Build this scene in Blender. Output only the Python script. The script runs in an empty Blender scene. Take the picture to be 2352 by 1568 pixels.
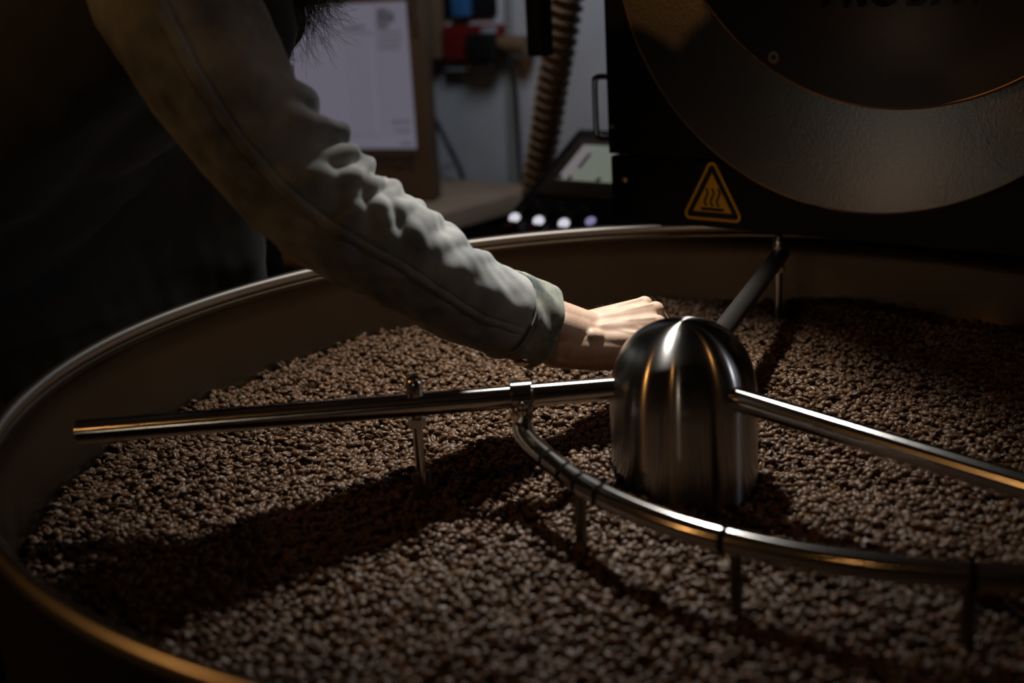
import bpy, bmesh, math, random
import numpy as np
from mathutils import Vector, Matrix

random.seed(7)
rng = np.random.default_rng(11)
scene = bpy.context.scene
col = scene.collection
PI = math.pi

# ------------------------------------------------------------------ camera
S = 0.85                      # metres per fitted unit
ZR = 0.90                     # height of the tray rim above the floor
F_PX = 2940.0                 # focal length in pixels of the 2352 px frame
YAW, PITCH, ROLL = 0.009, 0.286, -0.057
CAM = np.array([-0.211 * S, -1.427 * S, 0.448 * S + ZR])
_fw = np.array([math.sin(YAW) * math.cos(PITCH), math.cos(YAW) * math.cos(PITCH), -math.sin(PITCH)])
_rt = np.array([math.cos(YAW), -math.sin(YAW), 0.0])
_up = np.cross(_rt, _fw)
_r2 = math.cos(ROLL) * _rt + math.sin(ROLL) * _up
_u2 = -math.sin(ROLL) * _rt + math.cos(ROLL) * _up


def ray(x, y):
    return _fw + _r2 * (x - 1176) / F_PX - _u2 * (y - 784) / F_PX


def at_z(x, y, z):
    v = ray(x, y)
    return CAM + v * (z - CAM[2]) / v[2]


def at_y(x, y, Y):
    v = ray(x, y)
    return CAM + v * (Y - CAM[1]) / v[1]


def at_plane(x, y, P, n):
    v = ray(x, y)
    return CAM + v * ((np.asarray(P) - CAM) @ n) / (v @ n)


def project(P):
    d = np.asarray(P, float) - CAM
    z = d @ _fw
    return np.stack([1176 + F_PX * (d @ _r2) / z, 784 - F_PX * (d @ _u2) / z, z], -1)


cam_data = bpy.data.cameras.new('camera')
cam_data.sensor_width = 36.0
cam_data.lens = F_PX / 2352 * 36.0
cam_data.clip_start = 0.02
cam_data.dof.use_dof = True
cam_data.dof.focus_distance = 1.47
cam_data.dof.aperture_fstop = 2.5
cam_data.dof.aperture_blades = 9
cam = bpy.data.objects.new('camera', cam_data)
m4 = Matrix.Identity(4)
for i in range(3):
    m4[i][0], m4[i][1], m4[i][2], m4[i][3] = _r2[i], _u2[i], -_fw[i], CAM[i]
cam.matrix_world = m4
col.objects.link(cam)
scene.camera = cam

# ------------------------------------------------------------------ world, lights, exposure
world = bpy.data.worlds.new('world')
scene.world = world
world.use_nodes = True
world.node_tree.nodes['Background'].inputs[0].default_value = (0.55, 0.6, 0.75, 1)
world.node_tree.nodes['Background'].inputs[1].default_value = 0.0025
scene.view_settings.view_transform = 'Standard'
scene.view_settings.look = 'None'
scene.view_settings.gamma = 1.0
scene.view_settings.use_curve_mapping = False
scene.view_settings.exposure = 0.0
scene.cycles.use_denoising = True
scene.cycles.max_bounces = 5
scene.cycles.diffuse_bounces = 2
scene.cycles.glossy_bounces = 3
scene.cycles.transmission_bounces = 1
scene.cycles.use_adaptive_sampling = True
scene.cycles.adaptive_threshold = 0.03
scene.cycles.adaptive_min_samples = 12
scene.cycles.caustics_reflective = False
scene.cycles.caustics_refractive = False
scene.cycles.sample_clamp_indirect = 4.0

LAMP_POS = np.array([-0.068, 0.323, 1.503])
LAMP_AIM = np.array([-0.11, 0.19, ZR - 0.13])


def add_point(name, loc, power, color, radius):
    l = bpy.data.lights.new(name, 'POINT')
    l.energy = power
    l.color = color
    l.shadow_soft_size = radius
    o = bpy.data.objects.new(name, l)
    o.location = loc
    col.objects.link(o)
    return o


WARM = (1.0, 0.46, 0.13)
add_point('warm_bulb_light', (-2.6, -0.75, 2.0), 15.0, WARM, 0.04)
add_point('warm_bulb_light', (-1.2, -2.2, 2.8), 5.0, WARM, 0.04)
add_point('warm_bulb_light', (1.5, -0.75, 2.75), 5.0, WARM, 0.04)
add_point('sleeve_fill_light', (-1.0, -3.5, 1.4), 5.0, (1.0, 0.80, 0.58), 0.10)  # fill added behind the camera to lift the sleeve's near side
add_point('white_bulb_light', (2.3, -0.35, 1.5), 7.0, (0.86, 0.9, 1.0), 0.06)
wl = bpy.data.lights.new('wall_fill_light', 'SPOT')          # unseen spot added to brighten the back wall
wl.energy = 25.0
wl.color = (0.84, 0.89, 1.0)
wl.spot_size = math.radians(88)
wl.spot_blend = 0.6
wl.shadow_soft_size = 0.2
wlo = bpy.data.objects.new('wall_fill_light', wl)
wlo.location = (-0.10, 1.00, 2.0)
wlo.rotation_euler = Vector((-0.04, 0.95, -0.78)).to_track_quat('-Z', 'Y').to_euler()
col.objects.link(wlo)

# ------------------------------------------------------------------ helpers


def tag(o, label=None, cat=None, group=None, kind=None):
    if label:
        o['label'] = label
    if cat:
        o['category'] = cat
    if group:
        o['group'] = group
    if kind:
        o['kind'] = kind
    return o


def empty(name, loc=(0, 0, 0)):
    o = bpy.data.objects.new(name, None)
    o.empty_display_size = 0.05
    o.location = loc
    col.objects.link(o)
    return o


def world_of(o):
    m = Matrix.LocRotScale(o.location, o.rotation_euler, o.scale)
    if o.parent is not None:
        m = world_of(o.parent) @ o.matrix_parent_inverse @ m
    return m


def set_parent(o, parent):
    o.parent = parent
    t = world_of(parent)
    o.matrix_parent_inverse = t.inverted()


def mobj(name, verts, faces, mat=None, parent=None, smooth=True, uvs=None, mats=None):
    me = bpy.data.meshes.new(name)
    me.from_pydata([tuple(map(float, v)) for v in verts], [], [tuple(int(i) for i in f) for f in faces])
    if uvs is not None:
        uvl = me.uv_layers.new(name='uv')
        li = np.zeros(len(me.loops), dtype=np.int32)
        me.loops.foreach_get('vertex_index', li)
        uvl.data.foreach_set('uv', np.asarray(uvs, dtype=np.float32)[li].ravel())
    return finish(name, me, mat, parent, smooth)


def finish(name, me, mat=None, parent=None, smooth=True, angle=None):
    if smooth:
        me.polygons.foreach_set('use_smooth', [True] * len(me.polygons))
        if angle:
            me.set_sharp_from_angle(angle=math.radians(angle))
    me.update()
    if mat:
        me.materials.append(mat)
    o = bpy.data.objects.new(name, me)
    col.objects.link(o)
    if parent:
        set_parent(o, parent)
    return o


def bm_obj(name, bm, mat=None, parent=None, smooth=True, angle=35):
    me = bpy.data.meshes.new(name)
    bmesh.ops.recalc_face_normals(bm, faces=bm.faces[:])
    bm.to_mesh(me)
    bm.free()
    return finish(name, me, mat, parent, smooth, angle)


def frame(origin, ex, ey, ez):
    m = Matrix.Identity(4)
    for i in range(3):
        m[i][0], m[i][1], m[i][2], m[i][3] = ex[i], ey[i], ez[i], origin[i]
    return m


def box_bm(bm, size, mat4, bevel=0.0, seg=2):
    r = bmesh.ops.create_cube(bm, size=1.0)
    vs = r['verts']
    bmesh.ops.scale(bm, verts=vs, vec=size)
    if bevel > 0:
        es = list({e for v in vs for e in v.link_edges})
        b = bmesh.ops.bevel(bm, geom=es, offset=bevel, segments=seg, profile=0.7, affect='EDGES')
        vs = list({v for f in b['faces'] for v in f.verts} | {v for v in vs if v.is_valid})
    bmesh.ops.transform(bm, verts=vs, matrix=mat4)


def box(name, size, mat4, mat, parent=None, bevel=0.0, seg=2):
    bm = bmesh.new()
    box_bm(bm, size, mat4, bevel, seg)
    return bm_obj(name, bm, mat, parent)


def norm(v):
    v = np.asarray(v, float)
    return v / (np.linalg.norm(v) + 1e-12)


def path_frames(P, ref=None):
    P = np.asarray(P, float)
    n = len(P)
    T = np.zeros_like(P)
    T[1:-1] = P[2:] - P[:-2]
    T[0] = P[1] - P[0]
    T[-1] = P[-1] - P[-2]
    T /= np.linalg.norm(T, axis=1)[:, None] + 1e-12
    N = np.zeros_like(P)
    if ref is None:
        ref = np.array([0, 0, 1.0]) if abs(T[0][2]) < 0.9 else np.array([1.0, 0, 0])
    v = np.asarray(ref, float)
    for i in range(n):
        v = v - T[i] * (v @ T[i])
        v = norm(v)
        N[i] = v
    B = np.cross(T, N)
    return T, N, B


def tube_data(P, r, seg=20, cap=True, ref=None, ell=None):
    P = np.asarray(P, float)
    n = len(P)
    r = np.broadcast_to(np.asarray(r, float), (n,)) if np.ndim(r) == 0 else np.asarray(r, float)
    T, N, B = path_frames(P, ref)
    th = np.linspace(0, 2 * PI, seg, endpoint=False)
    L = np.concatenate([[0], np.cumsum(np.linalg.norm(np.diff(P, axis=0), axis=1))])
    V, UV = [], []
    for i in range(n):
        a = r[i] * (ell[0] if ell else 1.0)
        b = r[i] * (ell[1] if ell else 1.0)
        V.append(P[i] + np.outer(np.cos(th) * a, N[i]) + np.outer(np.sin(th) * b, B[i]))
        UV.append(np.stack([np.full(seg, L[i]), th / (2 * PI) * 0.3], -1))
    V = np.concatenate(V)
    UV = np.concatenate(UV)
    Fc = []
    for i in range(n - 1):
        for j in range(seg):
            k = (j + 1) % seg
            Fc.append((i * seg + j, i * seg + k, (i + 1) * seg + k, (i + 1) * seg + j))
    if cap:
        Fc.append(tuple(range(seg - 1, -1, -1)))
        Fc.append(tuple((n - 1) * seg + j for j in range(seg)))
    return V, Fc, UV


def tube(name, P, r, mat, parent=None, seg=20, cap=True, ref=None, ell=None):
    V, Fc, UV = tube_data(P, r, seg, cap, ref, ell)
    o = mobj(name, V, Fc, mat, parent, True, UV)
    o.data.set_sharp_from_angle(angle=math.radians(50))
    return o


def lathe_data(prof, seg=64, mat4=None):
    prof = np.asarray(prof, float)
    n = len(prof)
    th = np.linspace(0, 2 * PI, seg, endpoint=False)
    V, UV, Fc = [], [], []
    L = np.concatenate([[0], np.cumsum(np.linalg.norm(np.diff(prof, axis=0), axis=1))])
    for i, (r, z) in enumerate(prof):
        V.append(np.stack([r * np.cos(th), r * np.sin(th), np.full(seg, z)], -1))
        UV.append(np.stack([np.full(seg, L[i]), th / (2 * PI) * 0.3], -1))
    V = np.concatenate(V)
    for i in range(n - 1):
        for j in range(seg):
            k = (j + 1) % seg
            Fc.append((i * seg + j, i * seg + k, (i + 1) * seg + k, (i + 1) * seg + j))
    if mat4 is not None:
        M = np.array(mat4)
        V = V @ M[:3, :3].T + M[:3, 3]
    return V, Fc, np.concatenate(UV)


def lathe(name, prof, mat, parent=None, seg=64, mat4=None, angle=40):
    V, Fc, UV = lathe_data(prof, seg, mat4)
    o = mobj(name, V, Fc, mat, parent, True, UV)
    o.data.set_sharp_from_angle(angle=math.radians(angle))
    return o


def catmull(pts, per=12):
    pts = np.asarray(pts, float)
    P = np.vstack([2 * pts[0] - pts[1], pts, 2 * pts[-1] - pts[-2]])
    out = []
    for i in range(1, len(P) - 2):
        for k in range(per):
            t = k / per
            a, b, c, d = P[i - 1], P[i], P[i + 1], P[i + 2]
            out.append(0.5 * ((2 * b) + (c - a) * t + (2 * a - 5 * b + 4 * c - d) * t * t + (3 * b - a - 3 * c + d) * t ** 3))
    out.append(P[-2])
    return np.array(out)


def poly_prism(name, pts2d, depth, mat4, mat, parent=None):
    """flat outline in local xy, thickness along local +z"""
    bm = bmesh.new()
    lo = [bm.verts.new((p[0], p[1], 0)) for p in pts2d]
    f = bm.faces.new(lo)
    r = bmesh.ops.extrude_face_region(bm, geom=[f])
    up = [v for v in r['geom'] if isinstance(v, bmesh.types.BMVert)]
    bmesh.ops.translate(bm, verts=up, vec=(0, 0, depth))
    bmesh.ops.transform(bm, verts=bm.verts[:], matrix=mat4)
    return bm_obj(name, bm, mat, parent, smooth=False)


def ring_prism(name, outer, inner, depth, mat4, mat, parent=None):
    n = len(outer)
    V, Fc = [], []
    M = np.array(mat4)
    for z in (0, depth):
        for loop in (outer, inner):
            for p in loop:
                V.append((p[0], p[1], z))
    V = np.array(V) @ M[:3, :3].T + M[:3, 3]
    o0, i0, o1, i1 = 0, n, 2 * n, 3 * n
    for j in range(n):
        k = (j + 1) % n
        Fc += [(o1 + j, o1 + k, i1 + k, i1 + j), (o0 + k, o0 + j, i0 + j, i0 + k), (o0 + j, o0 + k, o1 + k, o1 + j), (i0 + k, i0 + j, i1 + j, i1 + k)]
    return mobj(name, V, Fc, mat, parent, False)


_ico = {}


def ico(sub):
    if sub not in _ico:
        bm = bmesh.new()
        bmesh.ops.create_icosphere(bm, subdivisions=sub, radius=1.0)
        _ico[sub] = (np.array([v.co[:] for v in bm.verts]), np.array([[v.index for v in f.verts] for f in bm.faces]))
        bm.free()
    return _ico[sub]


def blob_mesh(caps, voxel, smooth_it=3):
    """union of tapered capsules -> one continuous surface"""
    VV, FF, nv = [], [], 0
    for c in caps:
        p0, p1, r0, r1 = np.asarray(c[0], float), np.asarray(c[1], float), c[2], c[3]
        L_ = np.linalg.norm(p1 - p0)
        n_ = max(1, int(L_ / (0.30 * min(r0, r1)))) if L_ > 1e-6 else 0
        for i in range(n_ + 1):
            t = i / n_ if n_ else 0
            r = r0 + (r1 - r0) * t
            iv, fi = ico(3 if r > 5 * voxel else 2)
            VV.append(iv * r + (p0 + (p1 - p0) * t))
            FF.append(fi + nv)
            nv += len(iv)
    VV = np.concatenate(VV).astype(np.float32)
    FF = np.concatenate(FF).astype(np.int32)
    me = bpy.data.meshes.new('blob')
    me.vertices.add(len(VV))
    me.vertices.foreach_set('co', VV.ravel())
    me.loops.add(FF.size)
    me.loops.foreach_set('vertex_index', FF.ravel())
    me.polygons.add(len(FF))
    me.polygons.foreach_set('loop_start', np.arange(0, FF.size, 3, dtype=np.int32))
    me.update()
    o = bpy.data.objects.new('blob', me)
    col.objects.link(o)
    md = o.modifiers.new('r', 'REMESH')
    md.mode = 'VOXEL'
    md.voxel_size = voxel
    if smooth_it:
        sm = o.modifiers.new('s', 'SMOOTH')
        sm.factor = 0.5
        sm.iterations = smooth_it
    dg = bpy.context.evaluated_depsgraph_get()
    res = bpy.data.meshes.new_from_object(o.evaluated_get(dg))
    bpy.data.objects.remove(o)
    bpy.data.meshes.remove(me)
    return res


# ------------------------------------------------------------------ materials
def new_mat(name):
    m = bpy.data.materials.new(name)
    m.use_nodes = True
    nt = m.node_tree
    return m, nt, nt.nodes['Principled BSDF']


def simple(name, color, rough=0.5, metal=0.0, spec=0.5, noise=0.0, nscale=40.0, bump=0.0, emit=None, estr=0.0):
    m, nt, b = new_mat(name)
    b.inputs['Base Color'].default_value = (*color, 1)
    b.inputs['Roughness'].default_value = rough
    b.inputs['Metallic'].default_value = metal
    b.inputs['Specular IOR Level'].default_value = spec
    if emit:
        b.inputs['Emission Color'].default_value = (*emit, 1)
        b.inputs['Emission Strength'].default_value = estr
    if noise > 0 or bump > 0:
        tc = nt.nodes.new('ShaderNodeTexCoord')
        nz = nt.nodes.new('ShaderNodeTexNoise')
        nz.inputs['Scale'].default_value = nscale
        nz.inputs['Detail'].default_value = 6
        nt.links.new(tc.outputs['Object'], nz.inputs['Vector'])
        if noise > 0:
            mp = nt.nodes.new('ShaderNodeMix')
            mp.data_type = 'RGBA'
            mp.inputs['A'].default_value = (*[c * (1 - noise) for c in color], 1)
            mp.inputs['B'].default_value = (*[min(1, c * (1 + noise)) for c in color], 1)
            nt.links.new(nz.outputs['Fac'], mp.inputs['Factor'])
            nt.links.new(mp.outputs['Result'], b.inputs['Base Color'])
        if bump > 0:
            bp = nt.nodes.new('ShaderNodeBump')
            bp.inputs['Strength'].default_value = bump
            bp.inputs['Distance'].default_value = 0.002
            nt.links.new(nz.outputs['Fac'], bp.inputs['Height'])
            nt.links.new(bp.outputs['Normal'], b.inputs['Normal'])
    return m


def brushed(name, color, rough, aniso, scratch=0.08, rot=0.0, vscale=(3, 260, 1)):
    """steel whose fine scratches run round the piece (uv: u along, v round)"""
    m, nt, b = new_mat(name)
    b.inputs['Base Color'].default_value = (*color, 1)
    b.inputs['Metallic'].default_value = 1.0
    b.inputs['Anisotropic'].default_value = aniso
    b.inputs['Anisotropic Rotation'].default_value = rot
    uv = nt.nodes.new('ShaderNodeUVMap')
    uv.uv_map = 'uv'
    mp = nt.nodes.new('ShaderNodeMapping')
    mp.inputs['Scale'].default_value = vscale
    nt.links.new(uv.outputs['UV'], mp.inputs['Vector'])
    nz = nt.nodes.new('ShaderNodeTexNoise')
    nz.inputs['Scale'].default_value = 1.0
    nz.inputs['Detail'].default_value = 5
    nt.links.new(mp.outputs['Vector'], nz.inputs['Vector'])
    mr = nt.nodes.new('ShaderNodeMapRange')
    mr.inputs['From Min'].default_value = 0.3
    mr.inputs['From Max'].default_value = 0.7
    mr.inputs['To Min'].default_value = rough - scratch
    mr.inputs['To Max'].default_value = rough + scratch
    nt.links.new(nz.outputs['Fac'], mr.inputs['Value'])
    nt.links.new(mr.outputs['Result'], b.inputs['Roughness'])
    if aniso > 0:
        tg = nt.nodes.new('ShaderNodeTangent')
        tg.direction_type = 'UV_MAP'
        tg.uv_map = 'uv'
        nt.links.new(tg.outputs['Tangent'], b.inputs['Tangent'])
    return m


M = {}
M['steel_hub'] = brushed('brushed_steel_hub', (0.35, 0.34, 0.33), 0.22, 1.0, 0.012, vscale=(900, 6, 1))
M['steel_tube'] = brushed('brushed_steel_tube', (0.56, 0.55, 0.54), 0.14, 0.75, 0.012, vscale=(700, 6, 1))
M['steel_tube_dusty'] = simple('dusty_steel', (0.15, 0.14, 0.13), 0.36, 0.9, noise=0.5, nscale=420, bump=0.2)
M['steel_plain'] = simple('polished_steel', (0.6, 0.58, 0.56), 0.16, 1.0)
M['steel_wall'] = simple('tray_steel', (0.165, 0.125, 0.083), 0.32, 1.0, noise=0.12, nscale=14)  # brown tint carries the warm reflections on the tray wall
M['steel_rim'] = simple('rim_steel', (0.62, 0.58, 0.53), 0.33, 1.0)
M['flange'] = simple('flange_steel', (0.25, 0.24, 0.225), 0.33, 1.0, noise=0.1, nscale=260, bump=0.15)
M['door'] = simple('dark_bronze_door', (0.055, 0.045, 0.038), 0.38, 0.8, noise=0.15, nscale=180)
M['edge'] = simple('copper_edge', (0.75, 0.5, 0.3), 0.25, 1.0)
M['black'] = simple('black_paint', (0.006, 0.006, 0.007), 0.5, 0.0, 0.3, noise=0.2, nscale=300)
M['black_gloss'] = simple('black_plastic', (0.008, 0.008, 0.009), 0.5, 0.0, 0.25)
M['sign_yellow'] = simple('sign_yellow', (0.95, 0.52, 0.03), 0.55, noise=0.06, nscale=200)
M['sign_black'] = simple('sign_black', (0.008, 0.007, 0.006), 0.6)
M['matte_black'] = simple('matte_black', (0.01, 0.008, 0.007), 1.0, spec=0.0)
M['bolt'] = simple('bolt_brass', (0.55, 0.45, 0.3), 0.3, 1.0)
M['plate'] = simple('console_plate', (0.07, 0.055, 0.042), 0.55, 0.3, noise=0.1, nscale=200)
M['wall'] = simple('plaster_wall', (0.42, 0.44, 0.47), 0.9, noise=0.18, nscale=7, bump=0.3)
M['floor'] = simple('concrete_floor', (0.12, 0.115, 0.11), 0.8, noise=0.3, nscale=5, bump=0.2)
M['wood'] = simple('desk_wood', (0.30, 0.22, 0.15), 0.55, noise=0.35, nscale=9)
M['wood_dark'] = simple('brown_wood', (0.075, 0.042, 0.019), 0.55, noise=0.35, nscale=12)
M['wood_post'] = simple('post_wood', (0.15, 0.10, 0.055), 0.6, noise=0.35, nscale=12)
M['hose'] = simple('hose_rubber', (0.17, 0.115, 0.062), 0.55, noise=0.2, nscale=30)
M['red'] = simple('red_plastic', (0.13, 0.007, 0.007), 0.5)
M['blue'] = simple('blue_plastic', (0.03, 0.12, 0.28), 0.45)
M['white_pl'] = simple('white_plastic', (0.55, 0.56, 0.6), 0.5)
M['grey_pl'] = simple('grey_plastic', (0.3, 0.33, 0.36), 0.5)
M['cable'] = simple('cable_rubber', (0.01, 0.01, 0.011), 0.5)
M['conduit'] = simple('conduit_paint', (0.2, 0.2, 0.19), 0.6)


def bean_material():
    m, nt, b = new_mat('roasted_bean')
    oi = nt.nodes.new('ShaderNodeObjectInfo')
    tc = nt.nodes.new('ShaderNodeTexCoord')
    nz = nt.nodes.new('ShaderNodeTexNoise')
    nz.inputs['Scale'].default_value = 380
    nz.inputs['Detail'].default_value = 4
    nt.links.new(tc.outputs['Object'], nz.inputs['Vector'])
    cr = nt.nodes.new('ShaderNodeValToRGB')
    cr.color_ramp.elements[0].color = (0.048, 0.024, 0.011, 1)
    cr.color_ramp.elements[1].color = (0.165, 0.096, 0.052, 1)
    e = cr.color_ramp.elements.new(0.5)
    e.color = (0.095, 0.052, 0.027, 1)
    ad = nt.nodes.new('ShaderNodeMath')
    ad.operation = 'MULTIPLY_ADD'
    ad.inputs[1].default_value = 0.35
    nt.links.new(nz.outputs['Fac'], ad.inputs[0])
    ml = nt.nodes.new('ShaderNodeMath')
    ml.operation = 'MULTIPLY_ADD'
    ml.inputs[1].default_value = 0.75
    ml.inputs[2].default_value = -0.06
    nt.links.new(oi.outputs['Random'], ml.inputs[0])
    nt.links.new(ml.outputs[0], ad.inputs[2])
    nt.links.new(ad.outputs[0], cr.inputs['Fac'])
    nt.links.new(cr.outputs['Color'], b.inputs['Base Color'])
    b.inputs['Roughness'].default_value = 0.44
    b.inputs['Specular IOR Level'].default_value = 0.36
    bp = nt.nodes.new('ShaderNodeBump')
    bp.inputs['Strength'].default_value = 0.25
    bp.inputs['Distance'].default_value = 0.0006
    nt.links.new(nz.outputs['Fac'], bp.inputs['Height'])
    nt.links.new(bp.outputs['Normal'], b.inputs['Normal'])
    return m


M['bean'] = bean_material()
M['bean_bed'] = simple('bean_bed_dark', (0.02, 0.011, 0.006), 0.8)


def denim(name, c_lo, c_hi, scale=22):
    m, nt, b = new_mat(name)
    tc = nt.nodes.new('ShaderNodeTexCoord')
    n1 = nt.nodes.new('ShaderNodeTexNoise')
    n1.inputs['Scale'].default_value = scale
    n1.inputs['Detail'].default_value = 8
    n1.inputs['Roughness'].default_value = 0.6
    nt.links.new(tc.outputs['Object'], n1.inputs['Vector'])
    cr = nt.nodes.new('ShaderNodeValToRGB')
    cr.color_ramp.elements[0].position = 0.32
    cr.color_ramp.elements[1].position = 0.68
    cr.color_ramp.elements[0].color = (*c_lo, 1)
    cr.color_ramp.elements[1].color = (*c_hi, 1)
    nt.links.new(n1.outputs['Fac'], cr.inputs['Fac'])
    nt.links.new(cr.outputs['Color'], b.inputs['Base Color'])
    b.inputs['Roughness'].default_value = 0.92
    b.inputs['Specular IOR Level'].default_value = 0.15
    b.inputs['Sheen Weight'].default_value = 0.15
    n2 = nt.nodes.new('ShaderNodeTexNoise')
    n2.inputs['Scale'].default_value = 900
    nt.links.new(tc.outputs['Object'], n2.inputs['Vector'])
    bp = nt.nodes.new('ShaderNodeBump')
    bp.inputs['Strength'].default_value = 0.35
    bp.inputs['Distance'].default_value = 0.0008
    nt.links.new(n2.outputs['Fac'], bp.inputs['Height'])
    nt.links.new(bp.outputs['Normal'], b.inputs['Normal'])
    return m


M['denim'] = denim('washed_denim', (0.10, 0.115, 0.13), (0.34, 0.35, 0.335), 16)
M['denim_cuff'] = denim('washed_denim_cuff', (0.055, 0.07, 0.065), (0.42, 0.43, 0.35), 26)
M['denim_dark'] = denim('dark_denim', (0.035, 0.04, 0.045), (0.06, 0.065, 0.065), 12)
M['fleece'] = simple('black_fleece', (0.006, 0.006, 0.006), 0.95, spec=0.1)
M['stitch'] = simple('stitch_thread', (0.05, 0.055, 0.05), 0.9, spec=0.1)
M['trousers'] = simple('dark_trousers', (0.03, 0.03, 0.035), 0.9, spec=0.1)
M['hair'] = simple('black_hair', (0.008, 0.006, 0.005), 0.5)
M['shoe'] = simple('shoe_leather', (0.03, 0.02, 0.015), 0.5)


def skin_material():
    m, nt, b = new_mat('skin')
    tc = nt.nodes.new('ShaderNodeTexCoord')
    nz = nt.nodes.new('ShaderNodeTexNoise')
    nz.inputs['Scale'].default_value = 60
    nz.inputs['Detail'].default_value = 6
    nt.links.new(tc.outputs['Object'], nz.inputs['Vector'])
    cr = nt.nodes.new('ShaderNodeValToRGB')
    cr.color_ramp.elements[0].position = 0.3
    cr.color_ramp.elements[1].position = 0.7
    cr.color_ramp.elements[0].color = (0.52, 0.345, 0.25, 1)
    cr.color_ramp.elements[1].color = (0.63, 0.46, 0.35, 1)
    nt.links.new(nz.outputs['Fac'], cr.inputs['Fac'])
    nt.links.new(cr.outputs['Color'], b.inputs['Base Color'])
    b.inputs['Roughness'].default_value = 0.5
    b.inputs['Specular IOR Level'].default_value = 0.35
    n2 = nt.nodes.new('ShaderNodeTexNoise')
    n2.inputs['Scale'].default_value = 700
    nt.links.new(tc.outputs['Object'], n2.inputs['Vector'])
    bp = nt.nodes.new('ShaderNodeBump')
    bp.inputs['Strength'].default_value = 0.2
    bp.inputs['Distance'].default_value = 0.0006
    nt.links.new(n2.outputs['Fac'], bp.inputs['Height'])
    nt.links.new(bp.outputs['Normal'], b.inputs['Normal'])
    return m


M['skin'] = skin_material()

# ------------------------------------------------------------------ room
RYAW = math.radians(-40.0)
D = np.array([math.cos(RYAW), math.sin(RYAW), 0.0])       # along the roaster's front, to the right
NF = np.array([math.sin(RYAW), -math.cos(RYAW), 0.0])     # out of the roaster's front, towards the tray
MB = -NF                                                  # into depth
EZ = np.array([0, 0, 1.0])
WALL_D = 1.50

c0 = MB * WALL_D


M['wall_dark'] = simple('unlit_wall_plaster', (0.03, 0.028, 0.026), 0.9, noise=0.2, nscale=6)  # same plaster, the dark room's shade put into the unseen walls' colour


def wall(name, origin, ex, ey_n, w, h, thick=0.12, mat='wall_dark'):
    ez = np.array([0, 0, 1.0])
    o = box(name, (w, thick, h), frame(np.asarray(origin) + np.asarray(ey_n) * thick / 2 + ez * h / 2, ex, ey_n, ez), M[mat])
    return tag(o, kind='structure')


wall('wall_back', c0, D, MB, 9.0, 3.2, mat='wall')
wall('wall_left', -D * 4.5, MB, -D, 9.0, 3.2)
wall('wall_right', D * 4.5, MB, D, 9.0, 3.2)
wall('wall_front', -MB * 4.5, D, -MB, 9.0, 3.2)
fl = box('floor', (9.0, 9.0, 0.1), frame((0, 0, -0.05), D, MB, EZ), M['floor'])
tag(fl, kind='structure')
ce = box('ceiling', (9.0, 9.0, 0.1), frame((0, 0, 3.25), D, MB, EZ), simple('ceiling_paint', (0.05, 0.05, 0.05), 0.9))
tag(ce, kind='structure')

# ------------------------------------------------------------------ cooling tray
R = 0.773 * S
ZB = ZR - 0.155 * S           # mean bean level
tray = empty('cooling_tray', (0, 0, 0))
tag(tray, 'large round stainless steel cooling tray full of roasted coffee beans', 'cooling tray')
prof = [(R + 0.003, ZR - 0.012), (R + 0.003, ZR - 0.30), (R - 0.06, ZR - 0.33), (0.0001, ZR - 0.33)]
lathe('outer_shell', prof, M['black'], tray, 160)
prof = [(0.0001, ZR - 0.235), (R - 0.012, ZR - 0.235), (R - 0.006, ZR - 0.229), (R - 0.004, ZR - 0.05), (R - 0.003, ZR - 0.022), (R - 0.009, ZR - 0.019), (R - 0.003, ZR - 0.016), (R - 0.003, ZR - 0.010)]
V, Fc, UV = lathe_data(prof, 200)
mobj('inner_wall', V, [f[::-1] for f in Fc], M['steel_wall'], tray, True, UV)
a = np.linspace(-PI * 0.75, PI * 1.25, 17)
prof = [(R + 0.0065 * math.cos(t), ZR - 0.0065 + 0.0075 * math.sin(t)) for t in a[::-1]]
lathe('rim_bead', prof, M['steel_rim'], tray, 220)
lathe('pedestal', [(0.16, ZR - 0.33), (0.16, 0.04), (0.26, 0.03), (0.26, 0.0), (0.001, 0.0)], M['black'], tray, 48)

# ------------------------------------------------------------------ coffee beans


def bed_z(x, y):
    x = np.asarray(x, float)
    y = np.asarray(y, float)
    z = ZB + 0.0145 * (y / R)
    z = z + 0.005 * np.sin(9.1 * x + 1.3) * np.sin(7.7 * y + 0.6) + 0.0035 * np.sin(21 * x - 13 * y + 2.0) + 0.002 * np.sin(37 * x + 29 * y)
    z = z + 0.024 * np.exp(-(((x + 0.085) / 0.05) ** 2 + ((y - 0.01) / 0.06) ** 2))
    z = z + 0.014 * np.exp(-(((x + 0.11) / 0.07) ** 2 + ((y - 0.33) / 0.06) ** 2))
    z = z + 0.018 * np.exp(-((y + 0.33) / 0.17) ** 2 - ((x - 0.05) / 0.34) ** 2)
    rr = np.hypot(x, y)
    z = z - 0.008 * np.exp(-((rr - 0.09) / 0.03) ** 2)
    return z


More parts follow.
